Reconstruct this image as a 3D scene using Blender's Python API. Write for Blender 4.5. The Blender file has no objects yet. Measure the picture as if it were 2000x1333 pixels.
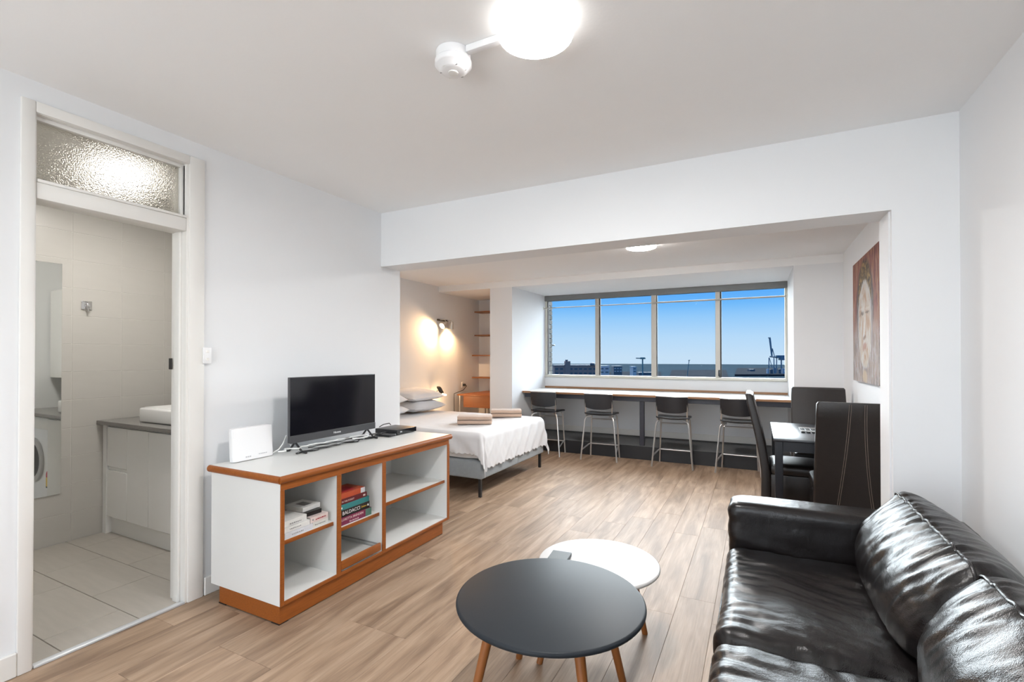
import bpy, bmesh, math, random
from mathutils import Vector, Matrix, noise
random.seed(7)
SC = bpy.context.scene
COL = SC.collection
PI = math.pi

# ---------------------------------------------------------------- camera
F_PX, HORIZON, YAW, PITCH, EYE = 940.0, 698.5, 0.4719, math.radians(0.45), 1.32
cam_d = bpy.data.cameras.new('camera')
cam = bpy.data.objects.new('camera', cam_d); COL.objects.link(cam)
cam_d.sensor_width = 36.0
cam_d.lens = 36.0 * F_PX / 2000.0
cam_d.shift_y = (HORIZON - F_PX * math.tan(PITCH) - 666.5) / 2000.0
cam_d.clip_start, cam_d.clip_end = 0.05, 9000
cam.location = (0, 0, EYE)
cam.rotation_euler = (PI / 2 + PITCH, 0, YAW)
SC.camera = cam

# ---------------------------------------------------------------- view, world, daylight, rear fill
vs = SC.view_settings
vs.view_transform = 'Standard'; vs.look = 'None'; vs.gamma = 1.0
vs.use_curve_mapping = False
vs.exposure = 0.0
world = bpy.data.worlds.new('sky'); SC.world = world
world.use_nodes = True
wn, wl = world.node_tree.nodes, world.node_tree.links
wn.clear()
w_tc = wn.new('ShaderNodeTexCoord'); w_sep = wn.new('ShaderNodeSeparateXYZ')
w_ramp = wn.new('ShaderNodeValToRGB'); w_bg = wn.new('ShaderNodeBackground'); w_out = wn.new('ShaderNodeOutputWorld')
wl.new(w_tc.outputs['Generated'], w_sep.inputs[0]); wl.new(w_sep.outputs['Z'], w_ramp.inputs[0])
wl.new(w_ramp.outputs[0], w_bg.inputs[0]); wl.new(w_bg.outputs[0], w_out.inputs[0])
els = w_ramp.color_ramp.elements
els[0].position, els[0].color = 0.0, (0.60, 0.77, 0.96, 1)
els[1].position, els[1].color = 0.13, (0.10, 0.41, 1.0, 1)
for _p, _c in ((0.04, (0.49, 0.72, 0.985)), (0.08, (0.31, 0.61, 1.0)), (0.103, (0.175, 0.505, 1.0))): els.new(_p).color = (*_c, 1)
e = els.new(0.6); e.color = (0.05, 0.27, 0.85, 1)
w_bg.inputs[1].default_value = 1.0
# bright hazy daylight that falls in through the window front
sun_d = bpy.data.lights.new('daylight_sun', 'SUN'); sun = bpy.data.objects.new('daylight_sun', sun_d); COL.objects.link(sun)
sun_d.energy = 21.0; sun_d.angle = math.radians(75); sun_d.color = (0.91, 0.965, 1.0)
sun.rotation_euler = Vector((0.06, -1.0, -0.52)).to_track_quat('-Z', 'Y').to_euler()
# fill light added outside an invented window behind the viewer to brighten the room
rear_d = bpy.data.lights.new('rear_fill_light', 'AREA'); rear = bpy.data.objects.new('rear_fill_light', rear_d); COL.objects.link(rear)
rear_d.shape = 'RECTANGLE'; rear_d.size, rear_d.size_y = 2.7, 1.75; rear_d.energy = 98.0; rear_d.color = (0.96, 0.98, 1.0)
rear.location = (-0.95, -2.62, 1.25); rear.rotation_euler = (PI / 2, 0, 0)
LAMP_MAIN, LAMP_REAR_FILL, LAMP_ALCOVE, LAMP_BATH = 178.0, 72.0, 255.0, 82.0
SC.cycles.diffuse_bounces = 5
SC.cycles.max_bounces = 10
SC.cycles.transparent_max_bounces = 8
SC.cycles.sample_clamp_indirect = 6.0
SC.cycles.use_adaptive_sampling = True
SC.cycles.adaptive_threshold = 0.02
SC.cycles.use_light_tree = False

# ---------------------------------------------------------------- materials
MATS = {}
def mat(name, col, rough=0.5, metal=0.0, spec=0.5, var=0.06, scale=8.0, stretch=(1, 1, 1), bump=0.0, bscale=60.0,
        coat=0.0, sheen=0.0, rand=0.0, trans=0.0, emit=None, estr=0.0):
    m = bpy.data.materials.new(name); m.use_nodes = True
    nt = m.node_tree; N, L = nt.nodes, nt.links
    b = N['Principled BSDF']
    b.inputs['Roughness'].default_value = rough; b.inputs['Metallic'].default_value = metal
    b.inputs['Specular IOR Level'].default_value = spec; b.inputs['Coat Weight'].default_value = coat
    b.inputs['Sheen Weight'].default_value = sheen
    b.inputs['Transmission Weight'].default_value = trans
    tc = N.new('ShaderNodeTexCoord'); mp = N.new('ShaderNodeMapping'); mp.inputs['Scale'].default_value = stretch
    L.new(tc.outputs['Object'], mp.inputs[0])
    no = N.new('ShaderNodeTexNoise'); no.inputs['Scale'].default_value = scale; no.inputs['Detail'].default_value = 4
    L.new(mp.outputs[0], no.inputs['Vector'])
    mx = N.new('ShaderNodeMix'); mx.data_type = 'RGBA'
    c = Vector(col)
    mx.inputs[6].default_value = (*(c * (1 - var)), 1); mx.inputs[7].default_value = (*[min(1, x) for x in c * (1 + var)], 1)
    L.new(no.outputs['Fac'], mx.inputs[0])
    out = mx.outputs[2]
    if rand:
        oi = N.new('ShaderNodeObjectInfo'); hs = N.new('ShaderNodeHueSaturation')
        mr = N.new('ShaderNodeMapRange'); mr.inputs[3].default_value = 1 - rand; mr.inputs[4].default_value = 1 + rand
        L.new(oi.outputs['Random'], mr.inputs[0]); L.new(mr.outputs[0], hs.inputs['Value']); L.new(out, hs.inputs['Color'])
        out = hs.outputs[0]
    L.new(out, b.inputs['Base Color'])
    if bump:
        bn = N.new('ShaderNodeTexNoise'); bn.inputs['Scale'].default_value = bscale; bn.inputs['Detail'].default_value = 3
        L.new(mp.outputs[0], bn.inputs['Vector'])
        bp = N.new('ShaderNodeBump'); bp.inputs['Strength'].default_value = bump; bp.inputs['Distance'].default_value = 0.004
        L.new(bn.outputs['Fac'], bp.inputs['Height']); L.new(bp.outputs[0], b.inputs['Normal'])
    if emit:
        b.inputs['Emission Color'].default_value = (*emit, 1); b.inputs['Emission Strength'].default_value = estr
    MATS[name] = m
    return m

M = MATS
mat('wall_paint', (0.80, 0.81, 0.825), 0.75, var=0.012, scale=2, bump=0.04, bscale=40)
mat('ceiling_paint', (0.89, 0.89, 0.89), 0.85, var=0.015, scale=3, bump=0.10, bscale=70)
mat('frame_paint', (0.79, 0.775, 0.745), 0.42, var=0.03, scale=5, bump=0.03, bscale=25)
mat('gloss_white', (0.84, 0.84, 0.83), 0.3, var=0.02)
mat('laminate', (0.75, 0.755, 0.74), 0.32, var=0.02, scale=5)
mat('plastic_white', (0.84, 0.84, 0.85), 0.38, var=0.01)
mat('plastic_ivory', (0.80, 0.79, 0.76), 0.4, var=0.01)
mat('plastic_black', (0.018, 0.018, 0.02), 0.35, var=0.1)
mat('screen_black', (0.006, 0.006, 0.009), 0.10, var=0.05, spec=0.6)
mat('tv_bezel', (0.075, 0.075, 0.08), 0.30, metal=0.3, var=0.08, stretch=(1, 1, 20))
mat('orange_wood', (0.29, 0.083, 0.014), 0.42, var=0.38, scale=7, stretch=(18, 1.4, 18), spec=0.35)
mat('leg_wood', (0.27, 0.092, 0.022), 0.42, var=0.25, scale=10, stretch=(9, 9, 1))
mat('desk_wood', (0.30, 0.10, 0.028), 0.4, var=0.2, scale=5, stretch=(1, 10, 10))
mat('shelf_wood', (0.26, 0.10, 0.035), 0.45, var=0.2, scale=5, stretch=(1, 10, 10))
mat('table_black', (0.022, 0.026, 0.031), 0.42, spec=0.14, var=0.12, scale=4)
mat('table_white', (0.60, 0.59, 0.585), 0.38, var=0.02)
mat('slate', (0.115, 0.13, 0.14), 0.5, var=0.1)
mat('seat_black', (0.010, 0.010, 0.013), 0.33, var=0.1)
mat('steel', (0.62, 0.62, 0.62), 0.3, metal=0.85, var=0.04)
mat('chrome', (0.75, 0.75, 0.76), 0.12, metal=1.0, var=0.02)
mat('navy_steel', (0.022, 0.023, 0.034), 0.45, var=0.1)
mat('black_panel', (0.012, 0.012, 0.014), 0.5, var=0.2)
mat('grey_carpet', (0.13, 0.132, 0.135), 0.95, spec=0.1, var=0.25, scale=60, bump=0.3, bscale=200)
mat('counter_top', (0.54, 0.525, 0.50), 0.35, var=0.04)
mat('counter_edge', (0.30, 0.155, 0.075), 0.45, var=0.15, stretch=(1, 8, 8))
mat('bed_fabric', (0.30, 0.33, 0.35), 0.95, spec=0.15, var=0.10, scale=30, bump=0.4, bscale=400, sheen=0.3)
mat('bed_linen', (0.72, 0.72, 0.735), 0.9, spec=0.15, var=0.012, scale=10, bump=0.15, bscale=120, sheen=0.2)
mat('mattress_linen', (0.82, 0.81, 0.80), 0.95, spec=0.1, var=0.02, bump=0.1, bscale=200)
mat('towel_fabric', (0.55, 0.40, 0.31), 1.0, spec=0.05, var=0.10, scale=60, bump=0.9, bscale=330, sheen=0.6)
mat('black_metal', (0.014, 0.014, 0.015), 0.4, var=0.1)
mat('bronze_metal', (0.07, 0.05, 0.035), 0.35, metal=0.5, var=0.1)
mat('alu_frame', (0.46, 0.43, 0.385), 0.42, metal=0.35, var=0.04)
mat('alu_light', (0.66, 0.635, 0.56), 0.42, metal=0.15, var=0.03)
mat('alu_dark', (0.17, 0.17, 0.17), 0.45, metal=0.3, var=0.05)
mat('substrate', (0.26, 0.18, 0.125), 0.9, var=0.1)
mat('grout', (0.33, 0.32, 0.30), 0.95, var=0.05)
mat('wall_grout', (0.66, 0.64, 0.605), 0.9, var=0.04)
mat('wall_tile', (0.56, 0.54, 0.505), 0.28, var=0.025, scale=3, stretch=(1, 1, 6), rand=0.012)
mat('floor_tile', (0.40, 0.37, 0.33), 0.42, var=0.13, scale=3.5, stretch=(1, 9, 1), rand=0.04)
mat('stone_top', (0.20, 0.19, 0.18), 0.25, var=0.1, scale=50)
mat('vanity_gloss', (0.86, 0.86, 0.85), 0.12, var=0.01, coat=0.4)
mat('ceramic', (0.82, 0.82, 0.81), 0.12, var=0.01)
mat('mirror_glass', (0.82, 0.83, 0.80), 0.02, metal=1.0, var=0.005)
mat('threshold_alu', (0.66, 0.68, 0.70), 0.38, metal=0.4, var=0.03)
mat('brick', (0.17, 0.165, 0.15), 0.9, var=0.2, scale=14, rand=0.2)
mat('mortar', (0.10, 0.10, 0.095), 0.95, var=0.1)
mat('sea_water', (0.033, 0.050, 0.062), 1.0, spec=0.0, var=0.15, scale=0.01)
mat('harbour_land', (0.034, 0.038, 0.043), 1.0, spec=0.0, var=0.3, scale=0.02)
mat('pale_roof', (0.14, 0.15, 0.16), 0.8, var=0.1, scale=0.05)
mat('facade_brick', (0.34, 0.235, 0.20), 0.9, spec=0.1, var=0.2, scale=0.5)
mat('facade_grey', (0.45, 0.48, 0.50), 0.9, spec=0.1, var=0.15, scale=0.3)
mat('facade_dark', (0.09, 0.11, 0.13), 0.6, var=0.15, scale=0.3)
mat('crane_steel_hazed', (0.16, 0.23, 0.28), 0.7, spec=0.2, var=0.2, scale=0.2)  # distance haze is mixed into the bluish crane colours
mat('crane_green_hazed', (0.20, 0.29, 0.28), 0.7, spec=0.2, var=0.2, scale=0.2)
mat('cable_black', (0.012, 0.012, 0.013), 0.45, var=0.1)
mat('cable_white', (0.80, 0.80, 0.78), 0.45, var=0.02)
mat('paper', (0.76, 0.74, 0.69), 0.9, var=0.06, scale=200, stretch=(0.05, 0.05, 1))
mat('chair_leather', (0.017, 0.0125, 0.011), 0.38, var=0.2, scale=30, bump=0.18, bscale=220)
mat('stitch', (0.20, 0.155, 0.13), 0.8, var=0.05)
mat('ink_grey', (0.30, 0.30, 0.30), 0.7, var=0.05)
mat('ink_white', (0.85, 0.85, 0.85), 0.6, var=0.02)
mat('wood_table_dark', (0.020, 0.021, 0.026), 0.30, var=0.15, scale=8)
mat('lamp_diffuser_main', (0.9, 0.9, 0.9), 0.5, var=0.0, emit=(1.0, 0.985, 0.968), estr=LAMP_MAIN)
mat('lamp_diffuser_rear_fill', (0.9, 0.9, 0.9), 0.5, var=0.0, emit=(1.0, 0.985, 0.968), estr=LAMP_REAR_FILL)
mat('lamp_diffuser_alcove', (0.9, 0.9, 0.9), 0.5, var=0.0, emit=(1.0, 0.98, 0.955), estr=LAMP_ALCOVE)
mat('lamp_diffuser_bath', (0.9, 0.9, 0.9), 0.5, var=0.0, emit=(1.0, 0.965, 0.91), estr=LAMP_BATH)
mat('lamp_rim', (0.9, 0.9, 0.9), 0.5, var=0.0, emit=(1.0, 0.975, 0.94), estr=3.0)
mat('lamp_rim_alcove', (0.9, 0.9, 0.9), 0.5, var=0.0, emit=(1.0, 0.975, 0.94), estr=26.0)
mat('bulb_warm', (0.9, 0.8, 0.6), 0.4, var=0.0, emit=(1.0, 0.74, 0.42), estr=40.0)
mat('spot_shell', (0.72, 0.69, 0.64), 0.3, metal=0.6, var=0.03)

# leather of the sofa: fine pebble grain over soft creases
def leather(name, col, rough):
    m = mat(name, col, rough, var=0.25, scale=6, spec=0.42)
    nt = m.node_tree; N, L = nt.nodes, nt.links; b = N['Principled BSDF']
    tc = N.new('ShaderNodeTexCoord')
    v = N.new('ShaderNodeTexVoronoi'); v.inputs['Scale'].default_value = 330
    n1 = N.new('ShaderNodeTexNoise'); n1.inputs['Scale'].default_value = 26; n1.inputs['Detail'].default_value = 5
    L.new(tc.outputs['Object'], v.inputs['Vector']); L.new(tc.outputs['Object'], n1.inputs['Vector'])
    b1 = N.new('ShaderNodeBump'); b1.inputs['Strength'].default_value = 0.16; b1.inputs['Distance'].default_value = 0.002
    b2 = N.new('ShaderNodeBump'); b2.inputs['Strength'].default_value = 0.22; b2.inputs['Distance'].default_value = 0.01
    L.new(v.outputs['Distance'], b1.inputs['Height']); L.new(n1.outputs['Fac'], b2.inputs['Height'])
    L.new(b1.outputs[0], b2.inputs['Normal']); L.new(b2.outputs[0], b.inputs['Normal'])
    return m
leather('sofa_leather', (0.0085, 0.0068, 0.0068), 0.27)

# oak vinyl planks: streaky grain, each plank a shade of its own
def plank_mat():
    m = bpy.data.materials.new('oak_plank'); m.use_nodes = True
    nt = m.node_tree; N, L = nt.nodes, nt.links; b = N['Principled BSDF']
    tc = N.new('ShaderNodeTexCoord'); oi = N.new('ShaderNodeObjectInfo')
    mul = N.new('ShaderNodeMath'); mul.operation = 'MULTIPLY'; mul.inputs[1].default_value = 37.0
    L.new(oi.outputs['Random'], mul.inputs[0])
    cmb = N.new('ShaderNodeCombineXYZ'); L.new(mul.outputs[0], cmb.inputs[0]); L.new(mul.outputs[0], cmb.inputs[1])
    add = N.new('ShaderNodeVectorMath'); add.operation = 'ADD'
    L.new(tc.outputs['Object'], add.inputs[0]); L.new(cmb.outputs[0], add.inputs[1])
    def nz(sc, stretch, det=5, dist=0.0):
        mp = N.new('ShaderNodeMapping'); mp.inputs['Scale'].default_value = stretch
        L.new(add.outputs[0], mp.inputs[0])
        n = N.new('ShaderNodeTexNoise'); n.inputs['Scale'].default_value = sc; n.inputs['Detail'].default_value = det
        n.inputs['Distortion'].default_value = dist
        L.new(mp.outputs[0], n.inputs['Vector']); return n
    n1 = nz(3.0, (4.5, 0.55, 1), 5, 0.8); n2 = nz(9.0, (16, 0.7, 1), 4)
    r = N.new('ShaderNodeValToRGB'); L.new(n1.outputs['Fac'], r.inputs[0])
    r.color_ramp.elements[0].position, r.color_ramp.elements[0].color = 0.30, (0.200, 0.130, 0.084, 1)
    r.color_ramp.elements[1].position, r.color_ramp.elements[1].color = 0.70, (0.420, 0.300, 0.210, 1)
    e = r.color_ramp.elements.new(0.5); e.color = (0.320, 0.218, 0.146, 1)
    r2 = N.new('ShaderNodeMapRange'); r2.inputs[1].default_value = 0.3; r2.inputs[2].default_value = 0.7
    r2.inputs[3].default_value = 0.86; r2.inputs[4].default_value = 1.10
    L.new(n2.outputs['Fac'], r2.inputs[0])
    hv = N.new('ShaderNodeMapRange'); hv.inputs[3].default_value = 0.92; hv.inputs[4].default_value = 1.08
    L.new(oi.outputs['Random'], hv.inputs[0])
    m1 = N.new('ShaderNodeMath'); m1.operation = 'MULTIPLY'; L.new(r2.outputs[0], m1.inputs[0]); L.new(hv.outputs[0], m1.inputs[1])
    hs = N.new('ShaderNodeHueSaturation'); L.new(r.outputs[0], hs.inputs['Color']); L.new(m1.outputs[0], hs.inputs['Value'])
    L.new(hs.outputs[0], b.inputs['Base Color'])
    b.inputs['Roughness'].default_value = 0.47; b.inputs['Specular IOR Level'].default_value = 0.40
    bp = N.new('ShaderNodeBump'); bp.inputs['Strength'].default_value = 0.10; bp.inputs['Distance'].default_value = 0.002
    L.new(n2.outputs['Fac'], bp.inputs['Height']); L.new(bp.outputs[0], b.inputs['Normal'])
    M['oak_plank'] = m
plank_mat()

def window_glass():
    m = bpy.data.materials.new('window_glass'); m.use_nodes = True
    N, L = m.node_tree.nodes, m.node_tree.links; N.clear()
    o = N.new('ShaderNodeOutputMaterial'); t = N.new('ShaderNodeBsdfTransparent'); g = N.new('ShaderNodeBsdfGlossy')
    t.inputs[0].default_value = (0.97, 0.985, 0.98, 1); g.inputs['Roughness'].default_value = 0.02
    mx = N.new('ShaderNodeMixShader'); fr = N.new('ShaderNodeFresnel'); fr.inputs[0].default_value = 1.03
    L.new(fr.outputs[0], mx.inputs[0]); L.new(t.outputs[0], mx.inputs[1]); L.new(g.outputs[0], mx.inputs[2]); L.new(mx.outputs[0], o.inputs[0])
    M['window_glass'] = m
window_glass()

def frosted_glass():
    m = bpy.data.materials.new('frosted_glass'); m.use_nodes = True
    N, L = m.node_tree.nodes, m.node_tree.links; b = N['Principled BSDF']
    b.inputs['Transmission Weight'].default_value = 1.0; b.inputs['Roughness'].default_value = 0.24
    b.inputs['Base Color'].default_value = (0.86, 0.84, 0.79, 1); b.inputs['IOR'].default_value = 1.2
    tc = N.new('ShaderNodeTexCoord'); v = N.new('ShaderNodeTexVoronoi'); v.inputs['Scale'].default_value = 190
    L.new(tc.outputs['Object'], v.inputs['Vector'])
    bp = N.new('ShaderNodeBump'); bp.inputs['Strength'].default_value = 0.62; bp.inputs['Distance'].default_value = 0.004
    L.new(v.outputs['Distance'], bp.inputs['Height']); L.new(bp.outputs[0], b.inputs['Normal'])
    M['frosted_glass'] = m
frosted_glass()

def painting_mat():
    # painted canvas: long pale face with a golden head covering on a red-brown ground, worked in loose vertical strokes
    m = bpy.data.materials.new('painted_canvas'); m.use_nodes = True
    N, L = m.node_tree.nodes, m.node_tree.links; b = N['Principled BSDF']
    tc = N.new('ShaderNodeTexCoord')
    wob = N.new('ShaderNodeTexNoise'); wob.inputs['Scale'].default_value = 14; wob.inputs['Detail'].default_value = 4
    L.new(tc.outputs['Object'], wob.inputs['Vector'])
    vs_ = N.new('ShaderNodeVectorMath'); vs_.operation = 'SUBTRACT'; vs_.inputs[1].default_value = (0.5, 0.5, 0.5)
    L.new(wob.outputs['Color'], vs_.inputs[0])
    sc = N.new('ShaderNodeVectorMath'); sc.operation = 'SCALE'; sc.inputs['Scale'].default_value = 0.075
    L.new(vs_.outputs[0], sc.inputs[0])
    ad = N.new('ShaderNodeVectorMath'); ad.operation = 'ADD'; L.new(tc.outputs['Object'], ad.inputs[0]); L.new(sc.outputs[0], ad.inputs[1])
    P = ad.outputs[0]
    def ell(cy, cz, ry, rz, soft=0.12):
        mp = N.new('ShaderNodeMapping'); mp.vector_type = 'POINT'
        mp.inputs['Location'].default_value = (0, -cy / ry, -cz / rz); mp.inputs['Scale'].default_value = (0, 1 / ry, 1 / rz)
        L.new(P, mp.inputs[0])
        ln = N.new('ShaderNodeVectorMath'); ln.operation = 'LENGTH'; L.new(mp.outputs[0], ln.inputs[0])
        r = N.new('ShaderNodeMapRange'); r.interpolation_type = 'SMOOTHSTEP'
        r.inputs[1].default_value = 1 + soft; r.inputs[2].default_value = 1 - soft
        L.new(ln.outputs['Value'], r.inputs[0]); return r.outputs[0]
    def noi(sc_, st, det=6):
        mp = N.new('ShaderNodeMapping'); mp.inputs['Scale'].default_value = st; L.new(P, mp.inputs[0])
        n = N.new('ShaderNodeTexNoise'); n.inputs['Scale'].default_value = sc_; n.inputs['Detail'].default_value = det
        L.new(mp.outputs[0], n.inputs['Vector']); return n.outputs['Fac']
    def ramp(fac, stops):
        r = N.new('ShaderNodeValToRGB'); L.new(fac, r.inputs[0]); E = r.color_ramp.elements
        E[0].position, E[0].color = stops[0][0], (*stops[0][1], 1); E[1].position, E[1].color = stops[-1][0], (*stops[-1][1], 1)
        for p, c in stops[1:-1]:
            E.new(p).color = (*c, 1)
        return r.outputs[0]
    def mix(f, a, c, k=1.0):
        x = N.new('ShaderNodeMix'); x.data_type = 'RGBA'
        if k != 1.0:
            q = N.new('ShaderNodeMath'); q.operation = 'MULTIPLY'; q.inputs[1].default_value = k; L.new(f, q.inputs[0]); f = q.outputs[0]
        L.new(f, x.inputs[0])
        if isinstance(a, tuple): x.inputs[6].default_value = (*a, 1)
        else: L.new(a, x.inputs[6])
        if isinstance(c, tuple): x.inputs[7].default_value = (*c, 1)
        else: L.new(c, x.inputs[7])
        return x.outputs[2]
    strokes = noi(7, (1, 3.2, 0.8))
    bg = ramp(strokes, [(0.30, (0.13, 0.045, 0.04)), (0.45, (0.25, 0.10, 0.085)), (0.55, (0.30, 0.15, 0.09)), (0.70, (0.36, 0.22, 0.20))])
    low = ramp(noi(9, (1, 3, 0.7)), [(0.32, (0.17, 0.15, 0.17)), (0.5, (0.34, 0.27, 0.23)), (0.62, (0.42, 0.40, 0.42)), (0.7, (0.34, 0.19, 0.15))])
    c = mix(ell(0, -0.62, 0.9, 0.62, 0.25), bg, low)
    hair = ramp(noi(26, (1, 1, 1)), [(0.35, (0.035, 0.028, 0.025)), (0.5, (0.17, 0.11, 0.05)), (0.66, (0.36, 0.23, 0.09))])
    c = mix(ell(0, 0.10, 0.33, 0.37, 0.08), c, (0.05, 0.045, 0.045), 0.85)
    c = mix(ell(0, 0.21, 0.25, 0.255, 0.12), c, hair)
    face = ramp(noi(10, (1, 1.5, 0.8)), [(0.34, (0.38, 0.25, 0.17)), (0.5, (0.47, 0.40, 0.34)), (0.62, (0.52, 0.51, 0.50)), (0.7, (0.40, 0.31, 0.24))])
    c = mix(ell(0, -0.04, 0.265, 0.345, 0.05), c, (0.55, 0.54, 0.54), 0.8)
    c = mix(ell(0, -0.05, 0.245, 0.33, 0.06), c, face)
    for s in (-1, 1):
        c = mix(ell(s * 0.105, 0.045, 0.075, 0.014, 0.5), c, (0.13, 0.09, 0.075), 0.8)      # closed eyes
        c = mix(ell(s * 0.105, 0.085, 0.095, 0.012, 0.5), c, (0.62, 0.60, 0.58), 0.35)
        c = mix(ell(s * 0.275, -0.03, 0.028, 0.20, 0.3), c, (0.28, 0.25, 0.25), 0.8)       # long ears
    c = mix(ell(0.02, -0.03, 0.028, 0.12, 0.6), c, (0.66, 0.65, 0.64), 0.4)
    c = mix(ell(0, -0.155, 0.055, 0.015, 0.4), c, (0.20, 0.13, 0.11), 0.8)
    c = mix(ell(0, -0.225, 0.075, 0.03, 0.4), c, (0.36, 0.20, 0.15), 0.8)
    c = mix(ell(0, -0.46, 0.09, 0.05, 0.3), c, (0.50, 0.38, 0.26), 0.7)
    L.new(c, b.inputs['Base Color']); b.inputs['Roughness'].default_value = 0.7; b.inputs['Specular IOR Level'].default_value = 0.2
    gm = N.new('ShaderNodeGamma'); gm.inputs[1].default_value = 1.12; L.new(c, gm.inputs[0]); L.new(gm.outputs[0], b.inputs['Base Color'])
    bp = N.new('ShaderNodeBump'); bp.inputs['Strength'].default_value = 0.25; bp.inputs['Distance'].default_value = 0.004
    L.new(strokes, bp.inputs['Height']); L.new(bp.outputs[0], b.inputs['Normal'])
    M['painted_canvas'] = m
painting_mat()

# ---------------------------------------------------------------- geometry helpers: every shape is (verts, faces)
def join(*gs):
    V, Fc = [], []
    for v, f in gs:
        o = len(V); V += v; Fc += [tuple(i + o for i in q) for q in f]
    return V, Fc
def box(x0, x1, y0, y1, z0, z1):
    V = [(x, y, z) for z in (z0, z1) for x, y in ((x0, y0), (x1, y0), (x1, y1), (x0, y1))]
    return V, [(3, 2, 1, 0), (4, 5, 6, 7), (0, 1, 5, 4), (1, 2, 6, 5), (2, 3, 7, 6), (3, 0, 4, 7)]
def bm_geo(bm):
    bm.verts.ensure_lookup_table(); bm.verts.index_update()
    g = [tuple(v.co) for v in bm.verts], [tuple(v.index for v in f.verts) for f in bm.faces]
    bm.free(); return g
def bbox(x0, x1, y0, y1, z0, z1, r=0.004, seg=2):
    v, f = box(x0, x1, y0, y1, z0, z1)
    bm = bmesh.new(); vv = [bm.verts.new(p) for p in v]
    for q in f: bm.faces.new([vv[i] for i in q])
    r = min(r, 0.48 * min(x1 - x0, y1 - y0, z1 - z0))
    bmesh.ops.bevel(bm, geom=bm.edges[:], offset=r, segments=seg, profile=0.5, affect='EDGES')
    return bm_geo(bm)
def tube(path, r, n=10, r2=None):
    P = [Vector(p) for p in path]; V, Fc = [], []
    up = Vector((0, 0, 1)); prev = None
    for i, p in enumerate(P):
        t = (P[min(i + 1, len(P) - 1)] - P[max(i - 1, 0)]).normalized()
        a = t.cross(up if abs(t.z) < 0.95 else Vector((1, 0, 0))).normalized() if prev is None else (prev - t * prev.dot(t)).normalized()
        prev = a; c = t.cross(a)
        rr = r if r2 is None else r + (r2 - r) * i / (len(P) - 1)
        V += [tuple(p + (a * math.cos(2 * PI * k / n) + c * math.sin(2 * PI * k / n)) * rr) for k in range(n)]
    for i in range(len(P) - 1):
        for k in range(n):
            Fc.append((i * n + k, i * n + (k + 1) % n, (i + 1) * n + (k + 1) % n, (i + 1) * n + k))
    Fc += [tuple(range(n))[::-1], tuple(range((len(P) - 1) * n, len(P) * n))]
    return V, Fc
def lathe(prof, c=(0, 0, 0), n=40):
    V, Fc = [], []; m = len(prof)
    for k in range(n):
        a = 2 * PI * k / n
        V += [(c[0] + r * math.cos(a), c[1] + r * math.sin(a), c[2] + z) for r, z in prof]
    for k in range(n):
        k2 = (k + 1) % n
        for i in range(m - 1):
            Fc.append((k * m + i, k2 * m + i, k2 * m + i + 1, k * m + i + 1))
    Fc.append(tuple(k * m for k in range(n))[::-1]); Fc.append(tuple(k * m + m - 1 for k in range(n)))
    return V, Fc
def loft(sections, closed=True, caps=True):
    n = len(sections[0]); V = [tuple(p) for s in sections for p in s]; Fc = []
    for i in range(len(sections) - 1):
        for k in range(n if closed else n - 1):
            k2 = (k + 1) % n
            Fc.append((i * n + k, i * n + k2, (i + 1) * n + k2, (i + 1) * n + k))
    if caps and closed:
        Fc += [tuple(range(n))[::-1], tuple(range((len(sections) - 1) * n, len(sections) * n))]
    return V, Fc
def soft_box(c, half, r, n=(10, 10, 6), deform=None):
    """rounded box with evenly gridded faces, so it can be puffed and creased"""
    bm = bmesh.new(); seen = {}
    def pt(x, y, z):
        k = (round(x, 5), round(y, 5), round(z, 5))
        if k not in seen:
            q = Vector((x * half[0], y * half[1], z * half[2]))
            inn = Vector([max(-half[i] + r, min(half[i] - r, q[i])) for i in range(3)])
            d = q - inn
            nrm = d.normalized() if d.length > 1e-9 else Vector((0, 0, 0))
            p = inn + nrm * r if d.length > 1e-9 else q
            if deform: p = deform(p, Vector((x, y, z)), nrm)
            seen[k] = bm.verts.new(p + Vector(c))
        return seen[k]
    for ax in range(3):
        a, b_ = [(1, 2), (2, 0), (0, 1)][ax]
        for s in (-1, 1):
            for i in range(n[a]):
                for j in range(n[b_]):
                    qs = []
                    for di, dj in ((0, 0), (1, 0), (1, 1), (0, 1)):
                        w = [0, 0, 0]; w[ax] = s
                        w[a] = -1 + 2 * (i + di) / n[a]; w[b_] = -1 + 2 * (j + dj) / n[b_]
                        qs.append(pt(*w))
                    bm.faces.new(qs if s > 0 else qs[::-1])
    return bm_geo(bm)
def wloc(o):
    v = Vector((0, 0, 0))
    while o: v = v + o.location; o = o.parent
    return v
def tag(o, label=None, cat=None, group=None, kind=None):
    if label: o['label'] = label
    if cat: o['category'] = cat
    if group: o['group'] = group
    if kind: o['kind'] = kind
    return o
def obj(name, geo, m, parent=None, smooth=40, origin=None):
    """one mesh object; coordinates are given in the world (or in the frame of a parent that stands at the origin)"""
    o3 = Vector(origin) if origin else Vector((0, 0, 0))
    off = (wloc(parent) if parent else Vector((0, 0, 0))) + o3
    me = bpy.data.meshes.new(name)
    me.from_pydata([tuple(Vector(v) - off) for v in geo[0]], [], geo[1]); me.update()
    if smooth:
        me.polygons.foreach_set('use_smooth', [True] * len(me.polygons))
        me.set_sharp_from_angle(angle=math.radians(smooth))
    me.materials.append(M[m])
    o = bpy.data.objects.new(name, me); COL.objects.link(o); o.location = o3
    if parent: o.parent = parent
    return o
def thing(name, label, cat, loc=(0, 0, 0), group=None, kind=None):
    o = bpy.data.objects.new(name, None); COL.objects.link(o); o.location = loc; o.empty_display_size = 0.1
    return tag(o, label, cat, group, kind)
def struct(name, geo, m, label, cat, smooth=None):
    return tag(obj(name, geo, m, None, smooth), label, cat, None, 'structure')
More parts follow.
